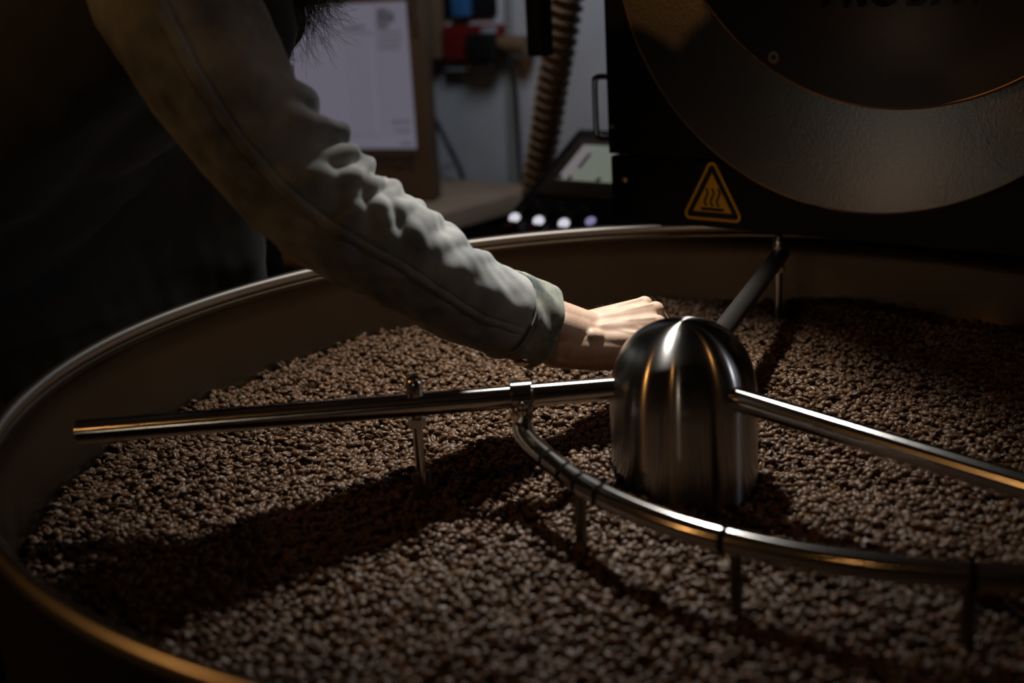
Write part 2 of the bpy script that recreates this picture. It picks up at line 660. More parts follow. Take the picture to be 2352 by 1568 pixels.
def bean_mesh(name, seed, kind=0):
    rs = np.random.default_rng(seed)
    nu, nv = 22, 13
    a, b, ct, cb = 0.0051, 0.0038, 0.0036, 0.0017
    V, Fc = [], []
    for i in range(nv):
        ph = PI * i / (nv - 1)
        for j in range(nu):
            th = 2 * PI * j / nu
            # long axis x: poles at +-x
            x = math.cos(ph)
            r = math.sin(ph) ** 0.86
            y = r * math.cos(th)
            z = r * math.sin(th)
            zz = z * (ct if z > 0 else cb)
            yy = y * b
            xx = x * a
            if z < 0:
                off = 0.0004 * math.sin(3.1 * x + seed)
                g = math.exp(-(((yy - off) / 0.00070) ** 2)) * (1 - x ** 8)
                zz += 0.0016 * g
                zz -= 0.0003 * math.exp(-((abs(yy - off) - 0.0013) / 0.0007) ** 2)
            k = 1 + 0.05 * math.sin(2.3 * x + seed * 1.7) * y
            V.append((xx * k, yy * k, zz))
    for i in range(nv - 1):
        for j in range(nu):
            k = (j + 1) % nu
            if i == 0:
                Fc.append((0, nu + k, nu + j)) if False else Fc.append((i * nu + j, (i + 1) * nu + j, (i + 1) * nu + k, i * nu + k))
            else:
                Fc.append((i * nu + j, (i + 1) * nu + j, (i + 1) * nu + k, i * nu + k))
    bm = bmesh.new()
    vs = [bm.verts.new(v) for v in V]
    for f in Fc:
        bm.faces.new([vs[i] for i in f])
    bmesh.ops.remove_doubles(bm, verts=bm.verts[:], dist=1e-6)
    bmesh.ops.recalc_face_normals(bm, faces=bm.faces[:])
    me = bpy.data.meshes.new(name)
    bm.to_mesh(me)
    bm.free()
    me.polygons.foreach_set('use_smooth', [True] * len(me.polygons))
    me.materials.append(M['bean'])
    return me


bean_meshes = [bean_mesh('coffee_bean', s) for s in (1, 2, 5)]


def poisson_layer(spacing, rmax, rmin, seed):
    rs = np.random.default_rng(seed)
    n = int(2 * rmax / spacing)
    pts = []
    hx = spacing
    hy = spacing * math.sqrt(3) / 2
    ny = int(2 * rmax / hy) + 1
    for j in range(ny):
        y = -rmax + j * hy
        xs = -rmax + np.arange(n + 2) * hx + (hx / 2 if j % 2 else 0)
        p = np.stack([xs, np.full_like(xs, y)], -1)
        p += rs.normal(0, spacing * 0.17, p.shape)
        pts.append(p)
    p = np.concatenate(pts)
    # a few relaxation steps keep neighbours apart
    cell = spacing * 1.2
    for it in range(2):
        key = np.floor(p / cell).astype(int)
        d = {}
        for i, k in enumerate(map(tuple, key)):
            d.setdefault(k, []).append(i)
        mv = np.zeros_like(p)
        for (kx, ky), idx in d.items():
            near = []
            for ax in (-1, 0, 1):
                for ay in (-1, 0, 1):
                    near += d.get((kx + ax, ky + ay), [])
            q = p[near]
            pi = p[idx]
            dv = pi[:, None] - q[None]
            dist = np.sqrt((dv ** 2).sum(-1)) + 1e-9
            w = np.where((dist < spacing * 0.92) & (dist > 1e-7), (spacing * 0.92 - dist) / dist * 0.35, 0)
            mv[idx] = (dv * w[..., None]).sum(1)
        p = p + mv
    r = np.hypot(p[:, 0], p[:, 1])
    return p[(r < rmax) & (r > rmin)]


def bean_pose(n, rs):
    """euler angles: mostly lying flat, crease up or down, some on edge"""
    e = np.zeros((n, 3))
    u = rs.random(n)
    roll = np.where(u < 0.42, 0.0, np.where(u < 0.80, PI, rs.choice([PI / 2, -PI / 2], n)))
    e[:, 0] = roll + rs.normal(0, 0.50, n)
    e[:, 1] = rs.normal(0, 0.42, n)
    e[:, 2] = rs.random(n) * 2 * PI
    return e


HUB_R = 0.087 * S
top = poisson_layer(0.0081, R - 0.010, HUB_R + 0.003, 3)
low = poisson_layer(0.0081, R - 0.010, HUB_R + 0.003, 4)
rs = np.random.default_rng(21)
ptop = np.column_stack([top, bed_z(top[:, 0], top[:, 1]) + rs.normal(0, 0.0023, len(top))])
plow = np.column_stack([low, bed_z(low[:, 0], low[:, 1]) - 0.0050 + rs.normal(0, 0.0008, len(low))])
# a sprinkle of beans lying on top of the others
k = int(len(top) * 0.26)
sel = rs.choice(len(top), k, replace=False)
pex = np.column_stack([top[sel] + rs.normal(0, 0.003, (k, 2)), bed_z(top[sel, 0], top[sel, 1]) + 0.0040 + rs.normal(0, 0.0008, k)])
P = np.vstack([ptop, pex, plow])
E_ = bean_pose(len(P), rs)
SC = np.clip(rs.normal(1.0, 0.085, len(P)), 0.75, 1.22)
VAR = rs.integers(0, 3, len(P))

# the 300 nearest beans that the photograph shows become things of their own
pr = project(P)
surf = np.zeros(len(P), bool)
surf[:len(ptop) + len(pex)] = True
vis = surf & (pr[:, 0] > 20) & (pr[:, 0] < 2332) & (pr[:, 1] > 20) & (pr[:, 1] < 1560) & (pr[:, 2] > 0)
rimline = np.interp(pr[:, 0], [0, 120, 300, 400, 510, 600, 700], [1240, 1335, 1435, 1475, 1510, 1532, 1560])
vis &= (pr[:, 1] < rimline) | (pr[:, 0] > 700)
cand = np.where(vis)[0]
cand = cand[np.argsort(pr[cand, 2])][:300]
single = np.zeros(len(P), bool)
single[cand] = True

for i in cand:
    o = bpy.data.objects.new('coffee_bean', bean_meshes[VAR[i]])
    o.location = P[i]
    o.rotation_euler = E_[i]
    o.scale = (SC[i],) * 3
    col.objects.link(o)
    tag(o, 'roasted brown coffee bean in the blurred front edge of the tray below the curved tube', 'coffee bean', 'coffee beans nearest the front of the tray')

rest = np.where(~single)[0]
# heap: dark bed surface + one point per bean
nr, na = 60, 180
BV = []
BF = []
for i in range(nr + 1):
    r = (R - 0.006) * i / nr
    for j in range(na):
        t = 2 * PI * j / na
        x, y = r * math.cos(t), r * math.sin(t)
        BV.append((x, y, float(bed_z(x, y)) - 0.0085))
for i in range(nr):
    for j in range(na):
        k2 = (j + 1) % na
        BF.append((i * na + j, (i + 1) * na + j, (i + 1) * na + k2, i * na + k2))
nb = len(BV)
me = bpy.data.meshes.new('coffee_bean_heap')
me.from_pydata([tuple(v) for v in BV] + [tuple(map(float, p)) for p in P[rest]], [], BF)
me.materials.append(M['bean_bed'])
tot = nb + len(rest)
at = me.attributes.new('variant', 'INT', 'POINT')
at.data.foreach_set('value', np.concatenate([np.full(nb, -1), VAR[rest]]).astype(np.int32))
at = me.attributes.new('pose', 'FLOAT_VECTOR', 'POINT')
at.data.foreach_set('vector', np.vstack([np.zeros((nb, 3)), E_[rest]]).astype(np.float32).ravel())
at = me.attributes.new('size', 'FLOAT', 'POINT')
at.data.foreach_set('value', np.concatenate([np.ones(nb), SC[rest]]).astype(np.float32))
heap = bpy.data.objects.new('coffee_bean_heap', me)
col.objects.link(heap)
tag(heap, 'deep bed of glossy brown roasted coffee beans filling the cooling tray', 'coffee beans', kind='stuff')

src = []
for v in range(3):
    src.append(next(o for o in bpy.data.objects if o.data is bean_meshes[v]))
ng = bpy.data.node_groups.new('scatter_beans', 'GeometryNodeTree')
ng.interface.new_socket('Geometry', in_out='INPUT', socket_type='NodeSocketGeometry')
ng.interface.new_socket('Geometry', in_out='OUTPUT', socket_type='NodeSocketGeometry')
gi = ng.nodes.new('NodeGroupInput')
go = ng.nodes.new('NodeGroupOutput')
jn = ng.nodes.new('GeometryNodeJoinGeometry')
ng.links.new(gi.outputs[0], jn.inputs[0])


def named(name, typ):
    n = ng.nodes.new('GeometryNodeInputNamedAttribute')
    n.data_type = typ
    n.inputs['Name'].default_value = name
    return n


a_var, a_pose, a_size = named('variant', 'INT'), named('pose', 'FLOAT_VECTOR'), named('size', 'FLOAT')
e2r = ng.nodes.new('FunctionNodeEulerToRotation')
ng.links.new(a_pose.outputs['Attribute'], e2r.inputs['Euler'])
for v in range(3):
    oi = ng.nodes.new('GeometryNodeObjectInfo')
    oi.transform_space = 'ORIGINAL'
    oi.inputs['Object'].default_value = src[v]
    oi.inputs['As Instance'].default_value = True
    cp = ng.nodes.new('FunctionNodeCompare')
    cp.data_type = 'INT'
    cp.operation = 'EQUAL'
    ng.links.new(a_var.outputs['Attribute'], cp.inputs['A'] if False else cp.inputs[2])
    cp.inputs[3].default_value = v
    ip = ng.nodes.new('GeometryNodeInstanceOnPoints')
    ng.links.new(gi.outputs[0], ip.inputs['Points'])
    ng.links.new(cp.outputs[0], ip.inputs['Selection'])
    ng.links.new(oi.outputs['Geometry'], ip.inputs['Instance'])
    ng.links.new(e2r.outputs[0], ip.inputs['Rotation'])
    ng.links.new(a_size.outputs['Attribute'], ip.inputs['Scale'])
    ng.links.new(ip.outputs[0], jn.inputs[0])
ng.links.new(jn.outputs[0], go.inputs[0])
md = heap.modifiers.new('scatter', 'NODES')
md.node_group = ng

# ------------------------------------------------------------------ stirrer
ZA = ZR - 0.035 * S
TR = 0.0118
AL, AR, AB = 3.206, 5.349, 1.182
st = empty('stirrer', (0, 0, ZB - 0.05))
tag(st, 'polished steel stirrer with domed centre hub and three tubular arms above the beans', 'stirrer')
cz = ZR - 0.0565
hp = [(HUB_R, ZR - 0.235), (HUB_R, cz - 0.05), (HUB_R, cz)]
for i in range(1, 90):
    t = PI / 2 * (1 - (1 - i / 90) ** 1.25)
    hp.append((HUB_R * math.cos(t) ** 0.8, cz + 0.0913 * math.sin(t) ** 0.8))
hp.append((0.0003, cz + 0.0913))
lathe('hub', hp, M['steel_hub'], st, 128)
lathe('hub_base_ring', [(HUB_R + 0.0012, ZR - 0.24), (HUB_R + 0.0012, ZB - 0.022)], M['steel_hub'], st, 96)


def arm(a, length, name='arm', mat='steel_tube'):
    d = np.array([math.cos(a), math.sin(a), 0])
    p = [np.array([0, 0, ZA]) + d * s for s in np.linspace(HUB_R * 0.80, length, 40)]
    o = tube(name, p, TR, M[mat], st, 32)
    return d


def down_rod(pos, ztop, zbot, parent, pw=0.022, yaw=0.0):
    rod = tube('paddle_rod', [(*pos, ztop), (*pos, zbot)], 0.0052, M['steel_plain'], parent, 16)
    lathe('cap_nut', [(0.0001, 0.011), (0.004, 0.0104), (0.0075, 0.007), (0.0085, 0.002), (0.0085, -0.010), (0.0001, -0.010)][::-1], M['steel_plain'], parent, 24, Matrix.Translation((*pos, ztop + 0.008)))
    lathe('lock_nut', [(0.0001, 0.004), (0.0092, 0.004), (0.0092, -0.004), (0.0001, -0.004)][::-1], M['steel_plain'], parent, 6, Matrix.Translation((*pos, ztop - 2 * TR - 0.006)))
    mt = Matrix.Translation((*pos, zbot - 0.004)) @ Matrix.Rotation(yaw, 4, 'Z')
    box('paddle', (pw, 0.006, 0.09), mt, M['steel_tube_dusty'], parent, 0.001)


dL = arm(AL, 0.595)
dR = arm(AR, 0.60)
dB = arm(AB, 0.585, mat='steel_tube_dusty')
pl = at_z(955, 930, ZA)[:2]
sL = float(pl @ dL[:2])
down_rod(dL[:2] * sL, ZA + TR, ZB - 0.01, st, 0.020, AL + 0.5)
down_rod(dB[:2] * 0.565, ZA + TR, ZB - 0.01, st, 0.020, AB + 0.5)
down_rod(dR[:2] * 0.53, ZA + TR, ZB - 0.01, st, 0.020, AR + 0.5)
# short sleeves where the arms meet the hub
# curved sweep tube hanging below the left arm
ZC = ZA - 0.042 * S
cp_ = at_z(1195, 905, ZA)[:2]
sC = float(cp_ @ dL[:2])
cpos = dL[:2] * sC
ring_px = [(1195, 985), (1212, 1010), (1250, 1048), (1330, 1108), (1450, 1168), (1600, 1222), (1800, 1270), (2000, 1300), (2200, 1318), (2352, 1326)]
rp = [at_z(x, y, ZC) for x, y in ring_px]
last = rp[-1]
tail = [last + np.array([0.06, -0.004, 0]), last + np.array([0.125, 0.012, 0])]
ring_pts = catmull([np.array([cpos[0], cpos[1] + 0.004, ZC])] + rp[1:] + tail, 14)
tube('sweep_tube', ring_pts, TR * 0.93, M['steel_tube'], st, 28)
# collar clamp on the left arm
cl = empty  # (keeps the helper name local)


def along(a, s, length, r, name, mat, parent):
    d = np.array([math.cos(a), math.sin(a), 0])
    o0 = np.array([0, 0, ZA]) + d * s
    ex = np.array([-math.sin(a), math.cos(a), 0])
    mt = frame(o0, ex, EZ, np.cross(ex, EZ))
    h = length / 2
    return lathe(name, [(TR, -h), (r - 0.0008, -h), (r, -h + 0.0008), (r, h - 0.0008), (r - 0.0008, h), (TR, h)], mat, parent, 40, mt)


along(AL, sC, 0.021, TR + 0.0042, 'collar', M['steel_tube'], st)
tube('collar_stem', [(cpos[0], cpos[1], ZA - TR), (cpos[0], cpos[1] + 0.001, ZC + 0.004)], 0.0095, M['steel_plain'], st, 24)
lathe('collar_nut', [(0.0001, 0.003), (0.0115, 0.003), (0.0115, -0.003), (0.0001, -0.003)][::-1], M['steel_plain'], st, 6, Matrix.Translation((cpos[0], cpos[1], ZA - TR - 0.009)))
bolt_p = np.array([cpos[0], cpos[1], ZA]) + np.array([0, -(TR + 0.004), -0.004])
lathe('collar_screw', [(0.0001, 0.004), (0.003, 0.0035), (0.0042, 0.002), (0.0042, 0.0), (0.0001, 0.0)][::-1], M['steel_plain'], st, 18, frame(bolt_p, (1, 0, 0), (0, 0, 1), (0, -1, 0)))
# pegs under the sweep tube
for q in ((1330, 1108), (1690, 1246), (2228, 1320)):
    p = at_z(q[0], q[1], ZC)
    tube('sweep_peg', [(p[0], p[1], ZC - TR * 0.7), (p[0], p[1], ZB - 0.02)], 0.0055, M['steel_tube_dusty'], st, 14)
for q in ((1263, 1058), (1306, 1091), (1337, 1112), (1391, 1140), (1668, 1238), (2230, 1319)):  # black bands stand in for shadow gaps in the tube's highlight
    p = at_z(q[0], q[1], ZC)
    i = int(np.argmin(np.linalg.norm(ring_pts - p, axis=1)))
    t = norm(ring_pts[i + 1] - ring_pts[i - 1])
    tube('highlight_gap', [ring_pts[i] - t * 0.003, ring_pts[i], ring_pts[i] + t * 0.003], [TR * 0.94, TR * 0.955, TR * 0.94], M['matte_black'], st, 28)

# ------------------------------------------------------------------ roaster
ZP = ZR + 0.003 * S                               # lower edge of the front panel
PA = at_z(1650, 525, ZP)
PA = np.array([PA[0], PA[1], ZP])


def panel_uv(x, y, off=0.0):
    P_ = at_plane(x, y, PA + NF * off, NF)
    return np.array([(P_ - PA) @ D, P_[2]])


def panel_pt(s, z, off=0.0):
    return PA + D * s + NF * off + np.array([0, 0, z - ZP])


ro = empty('coffee_roaster', (PA[0] + MB[0] * 0.45 + D[0] * 0.35, PA[1] + MB[1] * 0.45 + D[1] * 0.35, 0))
tag(ro, 'large black drum coffee roaster with round steel front and hot surface sticker', 'coffee roaster')
s_up = panel_uv(1393, 200)[0]
s_lo = panel_uv(1404, 440)[0]
z_seam = panel_uv(1500, 360)[1]
S_R = 0.86
Z_TOP = ZR + 1.05


def panel_box(name, s0, s1, z0, z1, d0, d1, mat, bevel=0.004):
    c = panel_pt((s0 + s1) / 2, (z0 + z1) / 2, (d0 + d1) / 2)
    return box(name, (s1 - s0, z1 - z0, d1 - d0), frame(c, D, EZ, NF), mat, ro, bevel)


panel_box('upper_front_panel', s_up, S_R, z_seam + 0.0012, Z_TOP, -0.03, 0.0, M['black'], 0.003)
panel_box('lower_front_panel', s_lo, S_R, ZP, z_seam - 0.0012, -0.03, 0.0, M['black'], 0.006)
panel_box('body', s_lo + 0.012, S_R - 0.012, ZP + 0.02, Z_TOP - 0.02, -0.72, -0.031, M['black'], 0.01)
panel_box('base', s_lo + 0.0, S_R - 0.012, 0.0, ZP + 0.019, -0.72, -0.20, M['black'], 0.01)

outer_px = [(1432.5, 0), (1445, 56), (1469, 120), (1508, 194), (1546.5, 250), (1598, 314), (1654, 366), (1727, 413), (1822, 456), (1921, 482), (2046, 488), (2157.5, 475), (2265, 445), (2352, 409)]
inner_px = [(1615, 0), (1684, 86), (1770, 163.5), (1835, 202), (1942, 241), (2050, 249.6), (2157.5, 241), (2265, 215), (2352, 185)]


def circ(pts):
    pts = np.array(pts)
    A_ = np.c_[2 * pts, np.ones(len(pts))]
    s_ = np.linalg.lstsq(A_, (pts ** 2).sum(1), rcond=None)[0]
    return s_[:2], math.sqrt(s_[2] + s_[0] ** 2 + s_[1] ** 2)


OF1, OF2 = 0.022, 0.040
fc, fr = circ([panel_uv(x, y, OF1) for x, y in outer_px])
dc, dr = circ([panel_uv(x, y, OF2) for x, y in inner_px])
mf = frame(panel_pt(fc[0], fc[1], 0), D, EZ, NF)
lathe('drum_flange', [(fr, 0.0), (fr, OF1 - 0.0012), (fr - 0.0014, OF1), (0.001, OF1)], M['flange'], ro, 240, mf)
lathe('flange_edge', [(fr + 0.0004, OF1 - 0.0024), (fr + 0.0006, OF1 - 0.0005), (fr - 0.0012, OF1 + 0.0006), (fr - 0.0026, OF1 + 0.0002)], M['edge'], ro, 240, mf)
mdo = frame(panel_pt(dc[0], dc[1], 0), D, EZ, NF)
door = lathe('drum_door', [(dr, OF1 - 0.002), (dr, OF2 - 0.002), (dr - 0.002, OF2), (dr - 0.03, OF2 - 0.001), (dr - 0.08, OF2 - 0.002), (dr - 0.10, OF2 + 0.006), (dr - 0.16, OF2 + 0.012), (0.001, OF2 + 0.014)], M['door'], ro, 200, mdo)
lathe('door_edge', [(dr + 0.0004, OF2 - 0.003), (dr + 0.0006, OF2 - 0.001), (dr - 0.0016, OF2 + 0.0007), (dr - 0.003, OF2 + 0.0002)], M['edge'], ro, 200, mdo)
# screw with a hexagon socket on the door
b0 = panel_uv(1779, 131, OF2)
mb = frame(panel_pt(b0[0], b0[1], OF2 - 0.002), D, EZ, NF)
lathe('door_screw', [(0.0085, 0.0), (0.0085, 0.004), (0.0078, 0.0048), (0.0032, 0.0048), (0.0032, 0.001), (0.0001, 0.001)], M['bolt'], ro, 30, mb)
for q, off, r in (((1436, 412), 0.0, 0.0062), ((1407, 290), 0.0, 0.0035)):
    b0 = panel_uv(*q)
    lathe('panel_screw', [(r, 0.0), (r, 0.0015), (r * 0.8, 0.0035), (r * 0.45, 0.0045), (r * 0.4, 0.002), (0.0001, 0.002)], M['bolt'], ro, 24, frame(panel_pt(b0[0], b0[1], off), D, EZ, NF))

# raised lettering on the door
cu = bpy.data.curves.new('lettering', 'FONT')
cu.body = 'PROBAT'
cu.extrude = 0.0012
t0, t1 = panel_uv(1886, 19, OF2 + 0.014), panel_uv(2270, 0, OF2 + 0.014)
cu.size = 0.075
cu.space_character = 1.12
tmp = bpy.data.objects.new('tmp', cu)
col.objects.link(tmp)
dg = bpy.context.evaluated_depsgraph_get()
lm = bpy.data.meshes.new_from_object(tmp.evaluated_get(dg))
bpy.data.objects.remove(tmp)
lv = np.array([v.co[:] for v in lm.vertices])
scl = (t1[0] - t0[0]) / (lv[:, 0].max() - lv[:, 0].min())
base = panel_pt(t0[0], t0[1], OF2 + 0.0145)
for v in lm.vertices:
    w = base + D * ((v.co.x - lv[:, 0].min()) * scl) + EZ * (v.co.y * scl * 1.05) + NF * v.co.z
    v.co = w
lm.name = 'lettering'
finish('lettering', lm, M['black_gloss'], ro, False)

# hot surface warning sticker
tri_px = [(1636, 371), (1572, 503), (1704, 511)]
tp = [panel_uv(x, y) for x, y in tri_px]
tw = tp[2][0] - tp[1][0]
th_ = tp[0][1] - (tp[1][1] + tp[2][1]) / 2
cxs = (tp[1][0] + tp[2][0]) / 2
zbot = (tp[1][1] + tp[2][1]) / 2
mst = frame(panel_pt(cxs, zbot, 0.0), D, EZ, NF)


def round_tri(w, h, y0, rad, n=8):
    pts = [np.array([-w / 2, y0]), np.array([w / 2, y0]), np.array([0, y0 + h])]
    out = []
    for i in range(3):
        p, a_, b_ = pts[i], pts[i - 1], pts[(i + 1) % 3]
        u, v = norm(a_ - p), norm(b_ - p)
        ang = math.acos(float(np.clip(u @ v, -1, 1)))
        dd = rad / math.tan(ang / 2)
        c = p + norm(u + v) * rad / math.sin(ang / 2)
        s0, s1 = p + u * dd - c, p + v * dd - c
        a0 = math.atan2(s0[1], s0[0])
        a1 = math.atan2(s1[1], s1[0])
        while a1 < a0:
            a1 += 2 * PI
        for k_ in range(n + 1):
            t = a0 + (a1 - a0) * k_ / n
            out.append(c + rad * np.array([math.cos(t), math.sin(t)]))
    return out


sw, sh = tw * 1.10, th_ * 1.10
o1 = round_tri(sw, sh, 0.0, 0.0085)
i1 = round_tri(sw - 0.014, sh - 0.0125, 0.0042, 0.0048)
stk = poly_prism('warning_sticker', o1, 0.0004, mst, M['sign_black'], ro)
stk['label'] = 'black and yellow triangular hot surface warning sticker'
ring_prism('sticker_border', o1, i1, 0.0008, mst, M['sign_yellow'], stk)
ctri = round_tri(sw - 0.040, sh - 0.0375, 0.0125, 0.0006, 2)
poly_prism('sticker_field', ctri, 0.0008, mst, M['sign_yellow'], stk)


def ribbon(name, pts, w, z0, z1):
    pts = np.array(pts)
    t = np.gradient(pts, axis=0)
    nrm = np.stack([-t[:, 1], t[:, 0]], -1)
    nrm /= np.linalg.norm(nrm, axis=1)[:, None]
    L_ = pts + nrm * w / 2
    R_ = pts - nrm * w / 2
    out = list(L_) + list(R_[::-1])
    mm = mst @ Matrix.Translation((0, 0, z0))
    poly_prism(name, out[::-1], z1 - z0, mm, M['sign_black'], stk)


fh = sh
for dx in (-0.0098, 0.0, 0.0098):
    yy = np.linspace(0.225 * fh, 0.50 * fh, 26)
    ph = (yy - yy[0]) / (yy[-1] - yy[0])
    ribbon('heat_wave', np.stack([dx + 0.0002 - 0.0026 * np.sin(2 * PI * ph * 0.98 - 0.0) + 0.0012 * (0.5 - ph), yy], -1), 0.0030, 0.0007, 0.0012)
xx = np.linspace(-0.0185, 0.0185, 4)
ribbon('heat_plate', np.stack([xx, np.full(4, 0.178 * fh)], -1), 0.0042, 0.0007, 0.0012)

# pull handle on the roaster's left side
HO = -0.006
zt, zl = panel_uv(1390, 176, HO)[1], panel_uv(1390, 318, HO)[1]
sh_ = panel_uv(1368, 250, HO)[0]
se_ = s_up + 0.006
rr_h = 0.010
hpts = [(se_, zt), (sh_ + rr_h, zt), (sh_ + rr_h * 0.3, zt - rr_h * 0.3), (sh_, zt - rr_h), (sh_, zl + rr_h), (sh_ + rr_h * 0.3, zl + rr_h * 0.3), (sh_ + rr_h, zl), (se_, zl)]
hpts = [panel_pt(a_, b_, HO) for a_, b_ in hpts]
tube('handle', catmull(hpts, 6), 0.0046, M['steel_plain'], ro, 16)

# ------------------------------------------------------------------ control console
K0 = at_plane(1130, 540, MB * 0.70, MB)      # just clear of the tray
TILT = math.radians(29.0)
EV = MB * math.cos(TILT) + EZ * math.sin(TILT)
EN = -MB * math.sin(TILT) + EZ * math.cos(TILT)     # console face normal


def con_uv(x, y):
    P_ = at_plane(x, y, K0, EN)
    return np.array([(P_ - K0) @ D, (P_ - K0) @ EV])


def con_pt(u, v, h=0.0):
    return K0 + D * u + EV * v + EN * h


v_top = con_uv(1330, 296)[1]
u_r = 0.30
co = empty('control_console', tuple(K0 * np.array([1, 1, 0])))
tag(co, 'sloping black control console with lit touchscreen and push buttons beside the roaster', 'control console')


def con_box(name, u0, u1, v0_, v1, h0, h1, mat, parent, bevel=0.001):
    c = con_pt((u0 + u1) / 2, (v0_ + v1) / 2, (h0 + h1) / 2)
    return box(name, (u1 - u0, v1 - v0_, h1 - h0), frame(c, D, EV, EN), mat, parent, bevel)


con_box('face', 0.0, u_r, -0.012, v_top, -0.012, 0.0, M['black_gloss'], co, 0.004)
# housing below the face
pA, pB = con_pt(0.006, 0.0, -0.013), con_pt(0.006, v_top - 0.004, -0.013)
hv = []
for u in (0.0, u_r - 0.012):
    for p in (pA, pB):
        hv.append(p + D * u)
    hv.append(np.array([pB[0], pB[1], 0.0]) + D * u)
    hv.append(np.array([pA[0], pA[1], 0.0]) + D * u)
mobj('housing', hv, [(3, 2, 1, 0), (4, 5, 6, 7), (0, 1, 5, 4), (1, 2, 6, 5), (2, 3, 7, 6), (3, 0, 4, 7)], M['black'], co, False)
q0, q1 = con_uv(1226, 445), con_uv(1322, 318)
con_box('screen_plate', q0[0] + 0.004, u_r - 0.004, q0[1], q1[1], 0.0, 0.003, M['plate'], co)
s0_, s1_ = con_uv(1277, 414), con_uv(1338, 336)
glow = simple('touchscreen_glow', (0.02, 0.02, 0.02), 0.3, emit=(0.50, 0.56, 0.45), estr=0.26)
scr = con_box('touchscreen', s0_[0] + 0.003, u_r - 0.03, s0_[1], s1_[1], 0.003, 0.0045, glow, co, 0.0003)
dk = simple('screen_print_dark', (0.015, 0.01, 0.03), 0.3, emit=(0.10, 0.06, 0.16), estr=0.12)
lk = simple('screen_print_light', (0.02, 0.02, 0.02), 0.3, emit=(0.55, 0.50, 0.52), estr=0.28)
b0_, b1_ = con_uv(1327, 390), con_uv(1352, 357)
con_box('screen_bar', b0_[0], b0_[0] + 0.008, b0_[1], b1_[1], 0.0045, 0.0048, dk, scr, 0)
con_box('screen_column', s0_[0] + 0.004, s0_[0] + 0.03, s0_[1] + 0.002, s1_[1] - 0.002, 0.0045, 0.0047, lk, scr, 0)
for px in ((1296, 402), (1318, 404), (1376, 418)):
    b0_ = con_uv(*px)
    con_box('screen_marker', b0_[0] - 0.005, b0_[0] + 0.005, s0_[1] - 0.0005, s0_[1] + 0.010, 0.0047, 0.0050, dk, scr, 0)

lit_w = simple('button_lamp_white', (0.8, 0.8, 0.8), 0.3, emit=(0.86, 0.84, 0.95), estr=0.75)
lit_p = simple('button_lamp_violet', (0.3, 0.3, 0.5), 0.3, emit=(0.36, 0.34, 0.62), estr=0.55)
btn_green = simple('button_green', (0.012, 0.04, 0.014), 0.35)
btn_red = simple('button_red', (0.10, 0.012, 0.012), 0.35)


def half_disc(rad, up, n=16):
    a0 = 0.0 if up else PI
    return [(rad * math.cos(a0 + PI * i / n), rad * math.sin(a0 + PI * i / n)) for i in range(n + 1)]


for i, px in enumerate(((1186, 505), (1241, 512), (1299, 518))):
    u, v = con_uv(*px)
    bt = con_box('push_button', u - 0.011, u + 0.011, v - 0.034, v + 0.034, 0.0, 0.004, M['black_gloss'], co, 0.0015)
    mt = frame(con_pt(u, v + 0.016, 0.004), D, EV, EN)
    poly_prism('green_key', [(-0.009, -0.006), (0.009, -0.006), (0.009, 0.006)] + [(0.009 * math.cos(t), 0.006 + 0.009 * math.sin(t)) for t in np.linspace(0.2, PI - 0.2, 10)] + [(-0.009, 0.006)], 0.004, mt, btn_green, bt)
    mt = frame(con_pt(u, v - 0.018, 0.004), D, EV, EN)
    poly_prism('red_key', [(-0.009, 0.006), (-0.009, -0.006)] + [(-0.009 * math.cos(t), -0.006 - 0.009 * math.sin(t)) for t in np.linspace(0.2, PI - 0.2, 10)] + [(0.009, -0.006), (0.009, 0.006)], 0.004, mt, btn_red, bt)
    mt = frame(con_pt(u, v - 0.002, 0.004), D, EV, EN)
    lathe('lamp_lens', [(0.0105, 0.0), (0.0102, 0.004), (0.0085, 0.0075), (0.005, 0.0098), (0.0001, 0.0105)], lit_w, bt, 26, mt)
u, v = con_uv(1357, 509)
bt = lathe('pilot_lamp', [(0.0095, 0.0), (0.0095, 0.003), (0.007, 0.0055), (0.0001, 0.0065)], lit_p, co, 24, frame(con_pt(u, v, 0.0), D, EV, EN))
lab = simple('engraved_label', (0.05, 0.05, 0.055), 0.5)
for px in ((1233, 462), (1287, 467), (1343, 473), (1239, 474), (1292, 480), (1349, 485)):
    u, v = con_uv(*px)
    con_box('label_plate', u - 0.008, u + 0.008, v - 0.003, v + 0.003, 0.0, 0.0006, lab, co, 0)

# ------------------------------------------------------------------ desk, monitor and wall things
DZ = 0.75
e1 = at_z(986, 500, DZ)
bk = at_z(1065, 412, DZ)
sE = float(e1 @ D)                    # right edge of the desk along D
mBk = float(bk @ MB)                  # back edge along MB
desk = empty('desk', tuple(D * (sE - 0.6) + MB * (mBk - 0.42)))
tag(desk, 'wooden topped desk with dark legs standing against the grey wall', 'desk')


def room_pt(s, m, z):
    return D * s + MB * m + EZ * z


def room_box(name, s0, s1, m0, m1, z0, z1, mat, parent, bevel=0.002):
    return box(name, (s1 - s0, m1 - m0, z1 - z0), frame(room_pt((s0 + s1) / 2, (m0 + m1) / 2, (z0 + z1) / 2), D, MB, EZ), mat, parent, bevel)


DM0 = mBk - 0.78
room_box('desk_top', sE - 1.3, sE, DM0, mBk, DZ - 0.042, DZ, M['wood'], desk)
for s in (sE - 1.26, sE - 0.03):
    for m_ in (DM0 + 0.05, mBk - 0.05):
        room_box('leg', s - 0.015, s + 0.015, m_ - 0.015, m_ + 0.015, 0.0, DZ - 0.042, M['black'], desk)
room_box('rear_rail', sE - 1.24, sE - 0.05, mBk - 0.06, mBk - 0.04, DZ - 0.10, DZ - 0.042, M['black'], desk)

